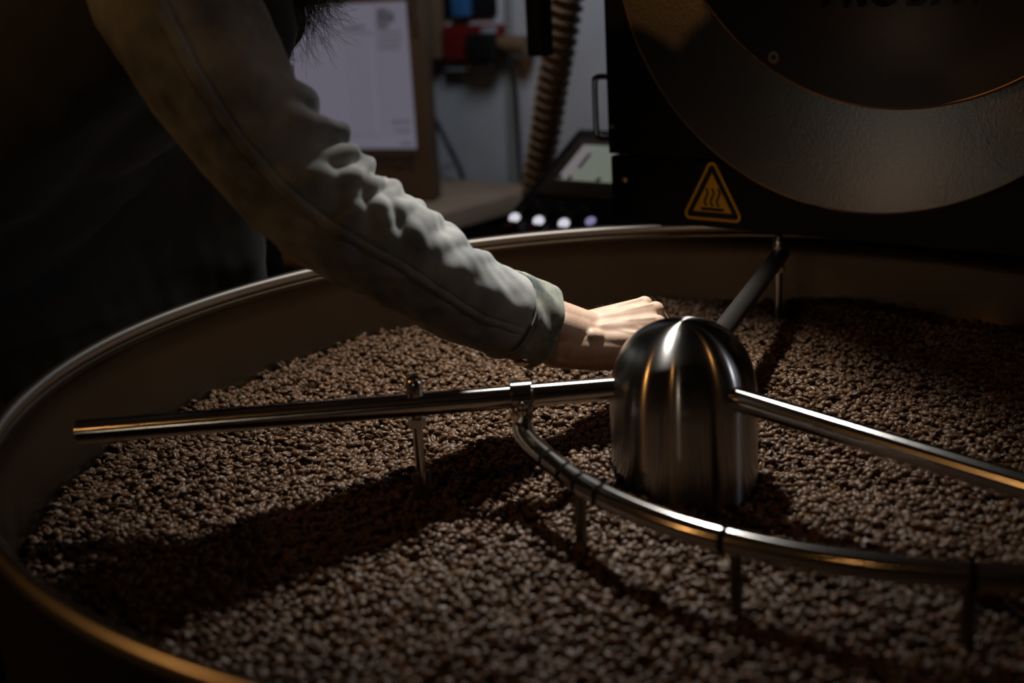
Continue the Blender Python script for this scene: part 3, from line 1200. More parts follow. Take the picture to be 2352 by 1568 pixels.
MY = math.radians(-23)
mx = np.array([math.cos(MY), math.sin(MY), 0])
mn = np.array([math.sin(MY), -math.cos(MY), 0])
MP = at_y(957, 341, 1.82)              # lower right corner of the lit screen
sc_tr = at_plane(932, 3, MP, mn)
SH = sc_tr[2] - MP[2]
SW = SH * 1.70
bz_r = 0.033
bz_b = MP[2] - (DZ + 0.004)
mon = empty('monitor', tuple(MP - mx * SW / 2 - np.array([0, 0, MP[2] - DZ])))
tag(mon, 'computer monitor in a brown frame showing a pale roasting curve chart', 'monitor')


def mon_m(x, z, h=0.0):
    return MP + mx * x + EZ * z + mn * h


def mon_box(name, x0, x1, z0, z1, h0, h1, mat, parent, bevel=0.0):
    return box(name, (x1 - x0, z1 - z0, h1 - h0), frame(mon_m((x0 + x1) / 2, (z0 + z1) / 2, (h0 + h1) / 2), mx, EZ, mn), mat, parent, bevel)


mon_box('frame', -SW - bz_r, bz_r, -bz_b, SH + 0.10, -0.05, -0.001, M['wood_dark'], mon, 0.004)
scr_m = simple('monitor_glow', (0.02, 0.02, 0.02), 0.4, emit=(0.43, 0.40, 0.53), estr=0.26)
ms = mon_box('screen', -SW, 0.0, 0.0, SH, -0.0008, 0.002, scr_m, mon)
line_m = simple('chart_line', (0.02, 0.02, 0.02), 0.4, emit=(0.36, 0.345, 0.45), estr=0.185)
line_d = simple('chart_dark', (0.02, 0.02, 0.02), 0.4, emit=(0.33, 0.31, 0.41), estr=0.13)
pan_m = simple('chart_panel', (0.02, 0.02, 0.02), 0.4, emit=(0.40, 0.38, 0.49), estr=0.26)


def mon_xy(x, y):
    P_ = at_plane(x, y, MP, mn)
    return float((P_ - MP) @ mx), float(P_[2] - MP[2])


x0, _ = mon_xy(866, 170)
mon_box('side_panel', x0, -0.004, 0.03, SH - 0.004, 0.002, 0.0024, pan_m, ms)
for px in (795, 810, 822, 835):
    x0, z0 = mon_xy(px, 60)
    mon_box('chart_gridline', x0 - 0.0008, x0 + 0.0008, 0.03, SH - 0.04, 0.002, 0.0025, line_m, ms)


def chart_curve(pts, w, mat):
    pp = [mon_xy(*p) for p in pts]
    for (xa, za), (xb, zb) in zip(pp[:-1], pp[1:]):
        d_ = norm([xb - xa, zb - za])
        L_ = math.hypot(xb - xa, zb - za)
        ex = mx * d_[0] + EZ * d_[1]
        ey = np.cross(mn, ex)
        box('chart_curve', (L_, w, 0.0006), frame(mon_m((xa + xb) / 2, (za + zb) / 2, 0.0026), ex, ey, mn), mat, ms)


chart_curve([(650, 155), (690, 130), (730, 100), (770, 78), (795, 68), (835, 62)], 0.004, line_m)
chart_curve([(795, 66), (838, 60)], 0.005, line_d)
chart_curve([(805, 72), (858, 76)], 0.005, line_m)
for i, (xa, xb, y, h) in enumerate(((866, 890, 24, 4), (866, 905, 32, 4), (866, 907, 41, 4), (866, 906, 49, 4), (867, 894, 61, 5), (868, 922, 75, 3), (868, 925, 88, 3), (868, 924, 100, 3), (870, 920, 112, 3))):
    a0, z0 = mon_xy(xa, y)
    a1, _ = mon_xy(xb, y)
    mon_box('text_row', a0, a1, z0 - 0.0011 * h, z0 + 0.0011 * h, 0.0024, 0.0030, line_d if i < 5 else line_m, ms)
for xa, xb, y in ((904, 914, 280), (918, 944, 280), (910, 944, 300), (922, 948, 329)):
    a0, z0 = mon_xy(xa, y)
    a1, _ = mon_xy(xb, y)
    mon_box('text_row', a0, a1, z0 - 0.004, z0 + 0.004, 0.0024, 0.0030, line_d if xa == 904 else line_m, ms)
for i in range(11):
    a0, z0 = mon_xy(755 + i * 11.5, 312)
    mon_box('axis_label', a0 - 0.003, a0 + 0.003, z0 - 0.003, z0 + 0.003, 0.002, 0.0026, line_m, ms)


def text_mesh(body, size, origin, ex, ey, en, mat, parent, name, extrude=0.0008):
    cu = bpy.data.curves.new(name, 'FONT')
    cu.body = body
    cu.size = size
    cu.extrude = extrude
    cu.offset = size * 0.025
    t = bpy.data.objects.new('tmp', cu)
    col.objects.link(t)
    me_ = bpy.data.meshes.new_from_object(t.evaluated_get(bpy.context.evaluated_depsgraph_get()))
    bpy.data.objects.remove(t)
    for v_ in me_.vertices:
        v_.co = Vector(np.asarray(origin) + np.asarray(ex) * v_.co.x + np.asarray(ey) * v_.co.y + np.asarray(en) * (v_.co.z + extrude))
    me_.name = name
    return finish(name, me_, mat, parent, False)


a0, z0 = mon_xy(829, 388)
a1, _ = mon_xy(944, 388)
text_mesh('LOTOT', (a1 - a0) / 3.05, mon_m(a0, z0, -0.001), mx, EZ, mn, M['cable'], mon, 'frame_lettering')
a0, z0 = mon_xy(946, 88)
text_mesh('LOTOT', 0.033, mon_m(bz_r - 0.006, z0, -0.001), EZ, -mx, mn, M['cable'], mon, 'frame_lettering')
a0, z0 = mon_xy(780, 3)
lathe('webcam', [(0.022, 0.0), (0.022, 0.012), (0.012, 0.015), (0.0001, 0.015)], M['cable'], mon, 24, frame(mon_m(a0, z0 + 0.012, 0.0), mx, EZ, mn))

# ribbed hose hanging between desk and console
hose_px = [(1322, -120, 1.27), (1301, 0, 1.30), (1285, 100, 1.33), (1268, 200, 1.37), (1253, 300, 1.41), (1240, 370, 1.44), (1231, 440, 1.47), (1222, 540, 1.52), (1215, 640, 1.57)]
hc = catmull([at_y(x, y, Y) for x, y, Y in hose_px], 40)
L = np.concatenate([[0], np.cumsum(np.linalg.norm(np.diff(hc, axis=0), axis=1))])
n = int(L[-1] / 0.0025)
tt = np.linspace(0, L[-1], n)
hcr = np.stack([np.interp(tt, L, hc[:, i]) for i in range(3)], -1)
rad = np.interp(tt / tt[-1], [0, 0.75, 1], [0.0312, 0.0270, 0.0260]) + 0.0050 * np.cos(2 * PI * tt / 0.0225 + 0.5 * np.sin(2 * PI * tt / 0.0225))
hose = tube('ribbed_hose', hcr, rad, M['hose'], None, 32)
tag(hose, 'brown ribbed flexible hose hanging beside the control console', 'hose')
bx = at_y(1242, 60, 0.97)
pz = 3.2 - at_y(1242, 128, 0.97)[2]
duct = box('black_post', (0.032, 0.032, pz), frame(at_y(1242, 128, 0.97) + np.array([0, 0, pz / 2]), D, MB, EZ), M['black'], None, 0.003)
tag(duct, 'square black post hanging down from above in front of the ribbed hose', 'post')

# things on the back wall


def wall_pt(x, y, off=0.0):
    return at_plane(x, y, MB * (WALL_D - off), MB)


def wall_box(name, x0, y0, x1, y1, d0, d1, mat, parent=None, bevel=0.004):
    pa, pb = wall_pt(x0, y0, d1), wall_pt(x1, y1, d1)
    c = (pa + pb) / 2 - NF * 0 + MB * ((d1 - d0) / 2)
    return box(name, (abs((pb - pa) @ D), abs(pa[2] - pb[2]), d1 - d0), frame(c, D, EZ, NF), mat, parent, bevel)


post = wall_box('timber_post', 962, -160, 1006, 135, 0.0, 0.06, M['wood_post'])
tag(post, 'upright brown timber post on the wall right of the monitor', 'post')
sk = wall_box('wall_socket', 1000, -30, 1152, 66, 0.0, 0.02, M['white_pl'], None, 0.008)
tag(sk, 'pale wall socket plate with dark inset and blue plug', 'wall socket')
wall_box('socket_inset', 1012, -25, 1138, 37, 0.02, 0.03, M['black_gloss'], sk, 0.012)
wall_box('blue_plug', 1033, -25, 1068, 38, 0.03, 0.06, M['blue'], sk, 0.006)
rs_ = wall_box('red_socket_box', 1012, 60, 1138, 140, 0.0, 0.06, M['red'], None, 0.012)
tag(rs_, 'red industrial socket box with black lid on the grey wall', 'socket box')
wall_box('lid', 1066, 78, 1130, 136, 0.06, 0.085, M['black_gloss'], rs_, 0.006)
wall_box('lid_latch', 1104, 64, 1132, 76, 0.06, 0.075, M['grey_pl'], rs_, 0.003)
strip = wall_box('power_strip', 1021, 142, 1122, 164, 0.0, 0.04, M['grey_pl'], None, 0.005)
tag(strip, 'pale grey power strip under the red socket box', 'power strip')
pa, pb = wall_pt(1150, 99, 0.05), wall_pt(1214, 106, 0.05)
plug = tube('brown_plug', [pa, pa + (pb - pa) * 0.3, pb], [0.016, 0.022, 0.024], M['wood_post'], None, 20)
tag(plug, 'brown round power plug sticking out beside the red socket box', 'plug')
cd = tube('conduit_pipe', [wall_pt(1164, -150, 0.014), wall_pt(1168, 100, 0.014), wall_pt(1172, 250, 0.014), wall_pt(1177, 420, 0.014), wall_pt(1182, 560, 0.014)], 0.009, M['conduit'], None, 14)
tag(cd, 'thin grey conduit pipe running down the wall', 'conduit')
cb = tube('power_cable', catmull([wall_pt(1150, 120, 0.04), wall_pt(1170, 145, 0.04), wall_pt(1183, 200, 0.03), wall_pt(1187, 260, 0.02), wall_pt(1192, 340, 0.02), wall_pt(1196, 420, 0.02), wall_pt(1200, 500, 0.02)], 10), 0.006, M['cable'], None, 12)
tag(cb, 'black power cable dropping from the red socket box down the wall', 'cable')
cb = tube('monitor_cable', catmull([wall_pt(960, 200, 0.14), wall_pt(984, 245, 0.12), wall_pt(1012, 300, 0.10), wall_pt(1040, 355, 0.09), wall_pt(1060, 400, 0.03), wall_pt(1071, 450, 0.022), wall_pt(1073, 540, 0.02)], 10), 0.007, M['cable'], None, 12)
tag(cb, 'thick black cable slanting from behind the monitor down past the desk', 'cable')
cb = tube('thin_cable', catmull([wall_pt(985, 425, 0.12), wall_pt(998, 400, 0.11), wall_pt(1018, 382, 0.09), wall_pt(1045, 378, 0.09)], 10), 0.0045, M['conduit'], None, 10)
tag(cb, 'thin grey cable looping up from the desk behind the monitor', 'cable')

# ------------------------------------------------------------------ spot lamp above the tray (out of the frame)
ax = norm(LAMP_AIM - LAMP_POS)
lex = norm(np.cross(ax, [0, 1, 0]))
ley = np.cross(ax, lex)
ml = frame(LAMP_POS, lex, ley, ax)
lamp = empty('work_lamp', tuple(LAMP_POS))
tag(lamp, 'black spot lamp hanging above the cooling tray', 'lamp')
lathe('lamp_shade', [(0.05, 0.012), (0.03, -0.06), (0.012, -0.085), (0.0001, -0.088)], M['black'], lamp, 40, ml)
tube('lamp_cord', [LAMP_POS - ax * 0.085, LAMP_POS - ax * 0.13 + np.array([0, 0, 0.05]), np.array([LAMP_POS[0], LAMP_POS[1] + 0.03, 3.2])], 0.004, M['cable'], lamp, 10)
# flap added out of view to shade the roaster and back-right beans
q1_, q2_ = np.array([0.04, 0.75, ZB]), np.array([0.41, 0.0, ZB])
e1_, e2_ = LAMP_POS + (q1_ - LAMP_POS) * 0.20, LAMP_POS + (q2_ - LAMP_POS) * 0.20
u1_, u2_ = e1_ + [-0.02, -0.01, 0.12], e2_ + [-0.02, -0.01, 0.12]
fo = norm(np.cross(e2_ - e1_, u1_ - e1_)) * 0.002
mobj('added_light_flap', [e1_, e2_, u2_, u1_, e1_ + fo, e2_ + fo, u2_ + fo, u1_ + fo], [(0, 1, 2, 3), (7, 6, 5, 4), (0, 4, 5, 1), (1, 5, 6, 2), (2, 6, 7, 3), (3, 7, 4, 0)], M['black'], lamp, False)
sl = bpy.data.lights.new('work_lamp_light', 'SPOT')
sl.energy = 37.0
sl.color = (1.0, 0.95, 0.88)
sl.spot_size = math.radians(92)
sl.spot_blend = 1.0
sl.shadow_soft_size = 0.022
slo = bpy.data.objects.new('work_lamp_light', sl)
slo.matrix_world = frame(LAMP_POS, lex, -ley, -ax)
col.objects.link(slo)
# ------------------------------------------------------------------ person
person = empty('person', (-0.95, 0.36, 0.0))
tag(person, 'bearded person in a faded denim jacket reaching over the tray into the beans', 'person')

# --- right hand, wrist frame: x along the hand, y towards the thumb, z out of the back of the hand
WR = at_y(1336, 765, 0.140)
hyaw = math.radians(17)
hx_ = np.array([math.cos(hyaw) * math.cos(0.02), math.sin(hyaw) * math.cos(0.02), math.sin(0.02)])
hy_ = norm(np.cross(EZ, hx_))
hz_ = np.cross(hx_, hy_)
rl = math.radians(20)                      # the little-finger side hangs lower
hy2 = hy_ * math.cos(rl) + hz_ * math.sin(rl)
hz2 = -hy_ * math.sin(rl) + hz_ * math.cos(rl)
hy_, hz_ = hy2, hz2
HS = 0.97


def H(p):
    return WR + (hx_ * p[0] + hy_ * p[1] + hz_ * p[2]) * HS


caps = []


def cap(p0, p1, r0, r1):
    caps.append((H(p0), H(p1), r0 * HS, r1 * HS))


mcp = [(0.088, 0.027, 0.004), (0.092, 0.006, 0.009), (0.086, -0.015, 0.006), (0.076, -0.033, -0.002)]
crp = [(0.012, 0.016, 0.0), (0.012, 0.006, 0.003), (0.012, -0.007, 0.002), (0.012, -0.017, -0.002)]
mr = [0.0105, 0.0110, 0.0102, 0.0094]
for i in range(4):
    a_, b_ = np.array(crp[i]), np.array(mcp[i])
    cap(a_, b_, 0.0150, mr[i])
    cap((-0.035, crp[i][1] * 0.6, -0.002), a_, 0.0185, 0.0150)
    cap(a_ + [0, 0, -0.010], b_ + [-0.012, 0, -0.012], 0.0145, 0.0105)
    cap(b_ + [0.001, 0, 0.0022], b_ + [0.001, 0, 0.0022], mr[i] * 0.93, mr[i] * 0.93)
    if i < 3:
        a2, b2 = np.array(crp[i + 1]), np.array(mcp[i + 1])
        for q_ in (0.33, 0.67):
            cap(a_ * (1 - q_) + a2 * q_ + [0, 0, -0.001], (b_ * (1 - q_) + b2 * q_) + [-0.006, 0, -0.0020], 0.0152, 0.0102)
    # extensor tendon standing proud on the back of the hand
    t0_ = np.array([0.010, 0.004 - 0.003 * i, 0.0145])
    t1_ = b_ + [-0.004, 0, mr[i] - 0.0012]
    mid = a_ * 0.45 + b_ * 0.55 + [0, 0, 0.0112]
    cap(t0_ - [0, 0, 0.002], mid, 0.0022, 0.0024)
    cap(mid, t1_, 0.0024, 0.0030)
# a vein crossing the back of the hand
cap((0.018, -0.012, 0.0150), (0.042, -0.012, 0.0140), 0.0020, 0.0022)
cap((0.042, -0.012, 0.0140), (0.064, -0.024, 0.0098), 0.0022, 0.0020)
cap((-0.020, -0.014, -0.006), (0.052, -0.031, -0.010), 0.0190, 0.0125)
cap((0.015, 0.026, -0.014), (0.058, 0.040, -0.022), 0.0160, 0.0120)        # thumb ball
cap((-0.035, -0.010, -0.012), (0.012, -0.020, -0.019), 0.0190, 0.0185)
cap((0.012, -0.020, -0.019), (0.060, -0.034, -0.020), 0.0185, 0.0135)      # little-finger ball
cap((0.012, 0.0, -0.012), (0.070, 0.0, -0.010), 0.0150, 0.0120)
# thumb
cap((0.020, 0.030, -0.014), (0.056, 0.054, -0.032), 0.0130, 0.0110)
cap((0.056, 0.054, -0.032), (0.084, 0.053, -0.052), 0.0108, 0.0095)
cap((0.084, 0.053, -0.052), (0.103, 0.042, -0.068), 0.0096, 0.0080)
# fingers, bent down into the beans
flen = [(0.044, 0.026, 0.021), (0.048, 0.030, 0.022), (0.045, 0.028, 0.021), (0.035, 0.021, 0.019)]
flex = [(50, 45, 30), (56, 48, 30), (62, 50, 32), (66, 52, 34)]
frad = [(0.0098, 0.0086, 0.0080, 0.0066), (0.0100, 0.0088, 0.0082, 0.0068), (0.0095, 0.0083, 0.0077, 0.0064), (0.0084, 0.0073, 0.0067, 0.0056)]
for i in range(4):
    p = np.array(mcp[i], float)
    an = 0.0
    side = [0.05, 0.0, -0.05, -0.10][i]
    for k_ in range(3):
        an += math.radians(flex[i][k_])
        d_ = np.array([math.cos(an), side * 0.5, -math.sin(an)])
        q_ = p + d_ * flen[i][k_]
        cap(p, q_, frad[i][k_], frad[i][k_ + 1])
        cap(q_, q_, frad[i][k_ + 1] * 1.05, frad[i][k_ + 1] * 1.05)
        p = q_
# wrist bones and forearm running back into the cuff
cap((0.004, -0.0195, 0.0085), (0.010, -0.021, 0.0075), 0.0090, 0.0085)
cap((-0.004, 0.018, 0.0), (-0.004, 0.018, 0.0), 0.0165, 0.0165)
W0 = H((0.004, 0.0, -0.004))
FA = at_y(1110, 700, 0.095)
fd = norm(FA - W0)
fy = norm(hy_ - fd * (hy_ @ fd))
fz = np.cross(fd, fy)
vw = norm(W0 - CAM)
fv = norm(np.cross(fd, vw))
fl = np.cross(fd, fv)
for s_ in (-1, -0.5, 0, 0.5, 1):
    caps.append((W0 + fv * 0.0075 * s_ + vw * 0.004, FA + fv * 0.008 * s_ + vw * 0.004, 0.0205, 0.026))
    caps.append((W0 + fl * 0.0055 * s_ + vw * 0.004, FA + fl * 0.006 * s_ + vw * 0.004, 0.0215, 0.027))
hand_me = blob_mesh(caps, 0.0013, 8)

# --- head, neck and the body under the clothes (coarser)
NK = at_y(560, -70, 0.21)
HD = NK + np.array([0.020, -0.010, 0.120])
CH = np.array([-0.64, 0.26, 1.13])
HIP = np.array([-0.95, 0.36, 0.93])
bc = [(NK - np.array([0.05, 0, 0.04]), HD - np.array([0.04, 0, 0.05]), 0.062, 0.055),
      (HD + [-0.012, 0, 0.012], HD + [-0.012, 0, 0.012], 0.098, 0.098), (HD + [0.03, 0, -0.02], HD + [0.045, 0, -0.075], 0.070, 0.046),
      (HD + [0.10, 0, 0.0], HD + [0.118, 0, -0.028], 0.012, 0.017),
      (HD + [0.02, -0.093, -0.02], HD + [0.02, -0.093, 0.012], 0.014, 0.018), (HD + [0.02, 0.093, -0.02], HD + [0.02, 0.093, 0.012], 0.014, 0.018),
      (HD + [0.085, -0.02, -0.062], HD + [0.085, 0.02, -0.062], 0.012, 0.012), (HD + [0.08, -0.045, 0.028], HD + [0.08, 0.045, 0.028], 0.016, 0.016)]
bc += [(CH + [-0.06, 0.04, 0.0], HIP, 0.07, 0.08), (CH + [-0.06, 0.04, 0.0], NK, 0.07, 0.055)]
body_me = blob_mesh(bc, 0.007, 3)
bm = bmesh.new()
bm.from_mesh(hand_me)
bm.from_mesh(body_me)
me = bpy.data.meshes.new('body')
bm.to_mesh(me)
bm.free()
body = finish('body', me, M['skin'], person)
eye_w = simple('eye_white', (0.6, 0.6, 0.6), 0.2)
iris = simple('dark_iris', (0.02, 0.012, 0.008), 0.2)
for yy in (-0.034, 0.034):
    ep = HD + [0.076, yy, 0.006]
    e_ = lathe('eye', [(0.0105 * math.sin(t), 0.0105 * math.cos(t)) for t in np.linspace(0.02, PI - 0.02, 10)], eye_w, body, 16, Matrix.Translation(Vector(ep)))
    lathe('iris', [(0.0048 * math.sin(t), 0.0048 * math.cos(t)) for t in np.linspace(0.02, PI - 0.02, 8)], iris, e_, 12, Matrix.Translation(Vector(ep + [0.0072, 0, -0.001])))

# --- sleeve
sl_px = [(1236, 752, 0.128, 86), (1175, 728, 0.112, 94), (1085, 690, 0.085, 101), (1000, 640, 0.060, 108), (910, 585, 0.040, 116), (820, 532, 0.024, 124), (735, 470, 0.012, 131), (650, 385, 0.006, 138), (565, 280, 0.006, 147), (490, 165, 0.012, 158), (425, 55, 0.024, 168), (370, -40, 0.042, 170), (330, -110, 0.075, 150)]
ctr = np.array([at_y(x, y, Y) for x, y, Y, w in sl_px])
wid = np.array([w * project(c)[2] / F_PX for (x, y, Y, w), c in zip(sl_px, ctr)])
CP = catmull(ctr, 40)
CR = np.interp(np.linspace(0, len(sl_px) - 1, len(CP)), np.arange(len(sl_px)), wid)
Ls = np.concatenate([[0], np.cumsum(np.linalg.norm(np.diff(CP, axis=0), axis=1))])
NS, NA = 520, 220
uu = np.linspace(0, Ls[-1], NS)
PP = np.stack([np.interp(uu, Ls, CP[:, i]) for i in range(3)], -1)
RR = np.interp(uu, Ls, CR)
kx = np.interp(uu, Ls, np.linspace(0, len(sl_px) - 1, len(CP)))      # control-point index along the sleeve
Tn = np.gradient(PP, axis=0)
Tn /= np.linalg.norm(Tn, axis=1)[:, None]
view = np.array([norm(p - CAM) for p in PP])
Nn = np.cross(Tn, view)                     # silhouette direction
Nn /= np.linalg.norm(Nn, axis=1)[:, None]
if (Nn @ _u2).mean() < 0:
    Nn = -Nn                                # theta 0: upper edge in view
Bn = np.cross(Tn, Nn)
if (Bn * view).sum(1).mean() > 0:
    Bn = -Bn                                # theta 90: towards the viewer
th = np.linspace(-PI, PI, NA, endpoint=False)
TT, UU = np.meshgrid(th, uu)
KX = np.interp(UU, uu, kx)
disp = np.zeros_like(TT)


def wrap(a_):
    return (a_ + PI) % (2 * PI) - PI


# compression folds on the inside of the elbow: (position, width, depth, slant, centre angle, angular spread)
folds = [(6.75, 0.30, 0.0170, 0.55, -0.1, 1.0), (6.12, 0.20, 0.0120, 0.50, 0.0, 0.85), (5.62, 0.20, 0.0105, 0.62, 0.05, 0.9), (5.12, 0.19, 0.0090, 0.5, 0.0, 0.8), (4.68, 0.20, 0.0080, 0.7, 0.1, 0.95),
         (4.15, 0.22, 0.0070, 0.6, 0.0, 0.8), (3.62, 0.22, 0.0060, 0.8, 0.1, 0.9), (3.02, 0.24, 0.0050, 0.6, 0.0, 0.8), (2.4, 0.22, 0.0040, 0.7, 0.1, 0.8), (7.5, 0.32, 0.0085, 0.9, 0.1, 0.9),
         (5.9, 0.26, 0.0060, -0.5, 1.1, 0.6), (5.0, 0.28, 0.0055, -0.6, 1.2, 0.6), (4.2, 0.28, 0.0045, -0.5, 1.2, 0.6), (6.5, 0.30, 0.0060, 0.9, 1.3, 0.6), (3.4, 0.3, 0.0035, 0.6, 1.4, 0.6)]
for k0_, w_, d_, sl_, c_, sp_ in folds:
    a_ = wrap(TT - c_)
    kk = k0_ + sl_ * a_ + 0.10 * np.sin(5 * a_ + k0_ * 7)
    disp += d_ * np.exp(-((KX - kk) / w_) ** 2) * np.exp(-(a_ / sp_) ** 2)
    disp -= d_ * 0.55 * np.exp(-((KX - kk - w_ * 1.7) / (w_ * 0.75)) ** 2) * np.exp(-(a_ / sp_) ** 2)
# long soft drag folds on the upper arm and forearm
for k_, (c_, f_, ph_, d_, k1_, k2_) in enumerate([(0.9, 1.3, 0.2, 0.0050, 7, 11.5), (1.9, 0.9, 1.7, 0.0050, 7, 11.5), (0.2, 1.1, 3.0, 0.0040, 7.5, 11.5), (1.2, 0.8, 0.5, 0.0035, 1.6, 5), (-1.2, 1.0, 2.2, 0.004, 4, 9)]):
    a_ = wrap(TT - c_ - 0.25 * np.sin(0.8 * KX + ph_))
    disp += d_ * np.exp(-(a_ / 0.28) ** 2) * np.clip((KX - k1_) / 1.2, 0, 1) * np.clip((k2_ - KX) / 1.5, 0, 1)
# lengthwise double seam
a_ = wrap(TT - 1.75 - 0.05 * np.sin(KX))
disp += 0.0020 * np.exp(-(np.abs(a_ - 0.0) / 0.06) ** 4) - 0.0012 * np.exp(-((np.abs(a_) - 0.085) / 0.02) ** 2)
for fr_, am_ in ((9, 0.0011), (17, 0.0007), (31, 0.0004)):
    ph = rng.random(4) * 6.28
    disp += am_ * np.sin(fr_ * 0.33 * KX + ph[0] + 1.7 * np.sin(3 * TT + ph[1])) * np.sin(fr_ * 0.35 * TT + ph[2] + 1.1 * np.sin(0.9 * KX + ph[3]))
fade = np.clip((KX - 1.15) / 0.6, 0.0, 1.0)
disp *= fade


def sleeve_mesh(name, i0, i1, extra, mat, disp_scale=1.0, inner=True):
    idx = np.arange(i0, i1)
    rr = RR[idx][:, None] + disp[idx] * disp_scale + extra[:, None]
    flat = 0.97
    V = PP[idx][:, None, :] + rr[..., None] * (np.cos(TT[idx])[..., None] * Nn[idx][:, None, :] + np.sin(TT[idx])[..., None] * Bn[idx][:, None, :] * flat)
    nI = len(idx)
    V = V.reshape(-1, 3)
    ii = np.arange(nI - 1)[:, None] * NA
    jj = np.arange(NA)[None]
    kk = (jj + 1) % NA
    Fq = np.stack([ii + jj, ii + kk, ii + NA + kk, ii + NA + jj], -1).reshape(-1, 4)
    o = mobj(name, V, Fq, mat, person)
    sd = o.modifiers.new('thickness', 'SOLIDIFY')
    sd.thickness = 0.0022
    sd.offset = -1
    return o


i_seam = int(np.argmin(np.abs(kx - 1.12)))
i_end = int(np.argmin(np.abs(kx - 0.0)))
n1 = NS - (i_seam - 4)
sleeve_mesh('jacket_sleeve', i_seam - 4, NS, np.where(np.arange(n1) < 5, -0.0025, 0.0) * 1.0, M['denim'])
# cuff: a stiffer band with a rolled seam, a little wider than the sleeve end
nc = i_seam + 2 - i_end
tcuff = np.linspace(0, 1, nc)
exc = 0.0020 + 0.0006 * np.sin(tcuff * 9) - 0.0016 * np.exp(-((tcuff - 0.90) / 0.03) ** 2) + 0.0008 * np.exp(-((tcuff - 0.06) / 0.05) ** 2)
disp[i_end:i_seam + 2] += 0.0022 * np.sin(3 * TT[i_end:i_seam + 2] + 0.7 + 2 * tcuff[:, None]) + 0.0012 * np.sin(7 * TT[i_end:i_seam + 2] + 5 * tcuff[:, None])
cuff = sleeve_mesh('jacket_cuff', i_end, i_seam + 2, exc, M['denim_cuff'])
for kk_, r_ in ((i_seam - 3, 0.0013), (i_seam - 11, 0.0007), (i_end + 5, 0.0007)):
    rr_ = RR[kk_] + disp[kk_] + 0.0024
    ringp = PP[kk_] + rr_[:, None] * (np.cos(th)[:, None] * Nn[kk_] + np.sin(th)[:, None] * Bn[kk_] * 0.97)
    tube('cuff_seam', np.vstack([ringp[::4], ringp[:1]]), r_, M['stitch'], cuff, 8)
# button on the cuff, away from the camera side
kb = (i_end + i_seam) // 2
bp_ = PP[kb] + (RR[kb] + 0.004) * (math.cos(2.6) * Nn[kb] + math.sin(2.6) * Bn[kb])
bn_ = norm(bp_ - PP[kb])
be = norm(np.cross(bn_, Tn[kb]))
lathe('button', [(0.0085, 0.0), (0.0085, 0.002), (0.006, 0.003), (0.0001, 0.0026)], M['bolt'], cuff, 20, frame(bp_, be, np.cross(bn_, be), bn_))

# --- jacket body: shoulders, back and the hanging front
SH_R = CP[-1]
SH_L = NK + np.array([-0.04, 0.18, -0.03])
jc = [(SH_R, NK + [-0.05, 0.0, -0.05], 0.075, 0.075), (SH_L, NK + [-0.05, 0.0, -0.05], 0.075, 0.075),
      (SH_R + [-0.01, 0.02, -0.02], CH + [-0.08, -0.05, 0.0], 0.085, 0.10), (SH_L, CH + [-0.02, 0.10, 0.0], 0.085, 0.11),
      (CH + [-0.08, -0.05, 0.02], HIP + [0, -0.07, 0.02], 0.105, 0.11), (CH + [-0.02, 0.10, 0.02], HIP + [0, 0.09, 0.02], 0.115, 0.11),
      (CH + [-0.04, 0.02, 0], HIP, 0.12, 0.13), (NK + [-0.06, 0, -0.06], CH + [-0.05, 0, 0.03], 0.09, 0.13)]
# hanging front panels (gravity pulls the open jacket down outside the tray)
tops = [CH + [0.10, 0.16, -0.02], CH + [0.02, 0.12, -0.04], CH + [-0.06, 0.06, -0.04], CH + [-0.14, 0.02, -0.05], HIP + [0.06, -0.06, 0.06]]
bots = [at_y(585, 690, 0.53), at_y(450, 740, 0.49), at_y(310, 800, 0.43), at_y(160, 880, 0.36), at_y(30, 970, 0.30)]
for (ta, tb), (ba, bb_) in zip(zip(tops[:-1], tops[1:]), zip(bots[:-1], bots[1:])):
    for t in (0, 0.33, 0.67):
        jc.append((ta * (1 - t) + tb * t, ba * (1 - t) + bb_ * t, 0.065, 0.024))
jm = blob_mesh(jc, 0.007, 8)
jm.name = 'jacket'
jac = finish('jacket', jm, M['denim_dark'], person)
dz = jac.modifiers.new('folds', 'DISPLACE')
tx = bpy.data.textures.new('cloth_folds', 'CLOUDS')
tx.noise_scale = 0.16
tx.noise_depth = 2
dz.texture = tx
dz.texture_coords = 'GLOBAL'
dz.strength = 0.022
dz.mid_level = 0.5
# jacket front edge with fleece lining and a press stud
fe = catmull([at_y(500, 440, 0.44), at_y(545, 500, 0.48), at_y(588, 560, 0.52), at_y(610, 620, 0.545), at_y(618, 690, 0.555)], 10)
tube('fleece_lining', fe, np.linspace(0.020, 0.030, len(fe)), M['fleece'], jac, 20)
sp = at_y(534, 574, 0.47)
lathe('press_stud', [(0.0055, 0.0), (0.0055, 0.0015), (0.0035, 0.0025), (0.0032, 0.001), (0.0001, 0.001)], M['bolt'], jac, 20, frame(sp, _r2, _u2, -_fw))
# collar
cpth = catmull([at_y(650, 150, 0.13), at_y(636, 90, 0.13), at_y(612, 20, 0.13), at_y(580, -60, 0.13), at_y(530, -120, 0.15), NK + [-0.09, 0.0, 0.05], NK + [-0.04, 0.09, 0.04], at_y(640, -20, 0.28)], 10)
tube('collar', cpth, np.interp(np.linspace(0, 1, len(cpth)), [0, 0.15, 0.5, 1], [0.003, 0.013, 0.022, 0.024]), M['denim_dark'], jac, 18, ell=(1.7, 0.6))
fpth = catmull([at_y(640, 160, 0.16), at_y(640, 95, 0.16), at_y(638, 25, 0.16), at_y(622, -60, 0.16), at_y(590, -110, 0.17)], 10)
tube('fleece_lining', fpth, np.linspace(0.008, 0.016, len(fpth)), M['fleece'], jac, 14)
FLC = [fpth, fe]
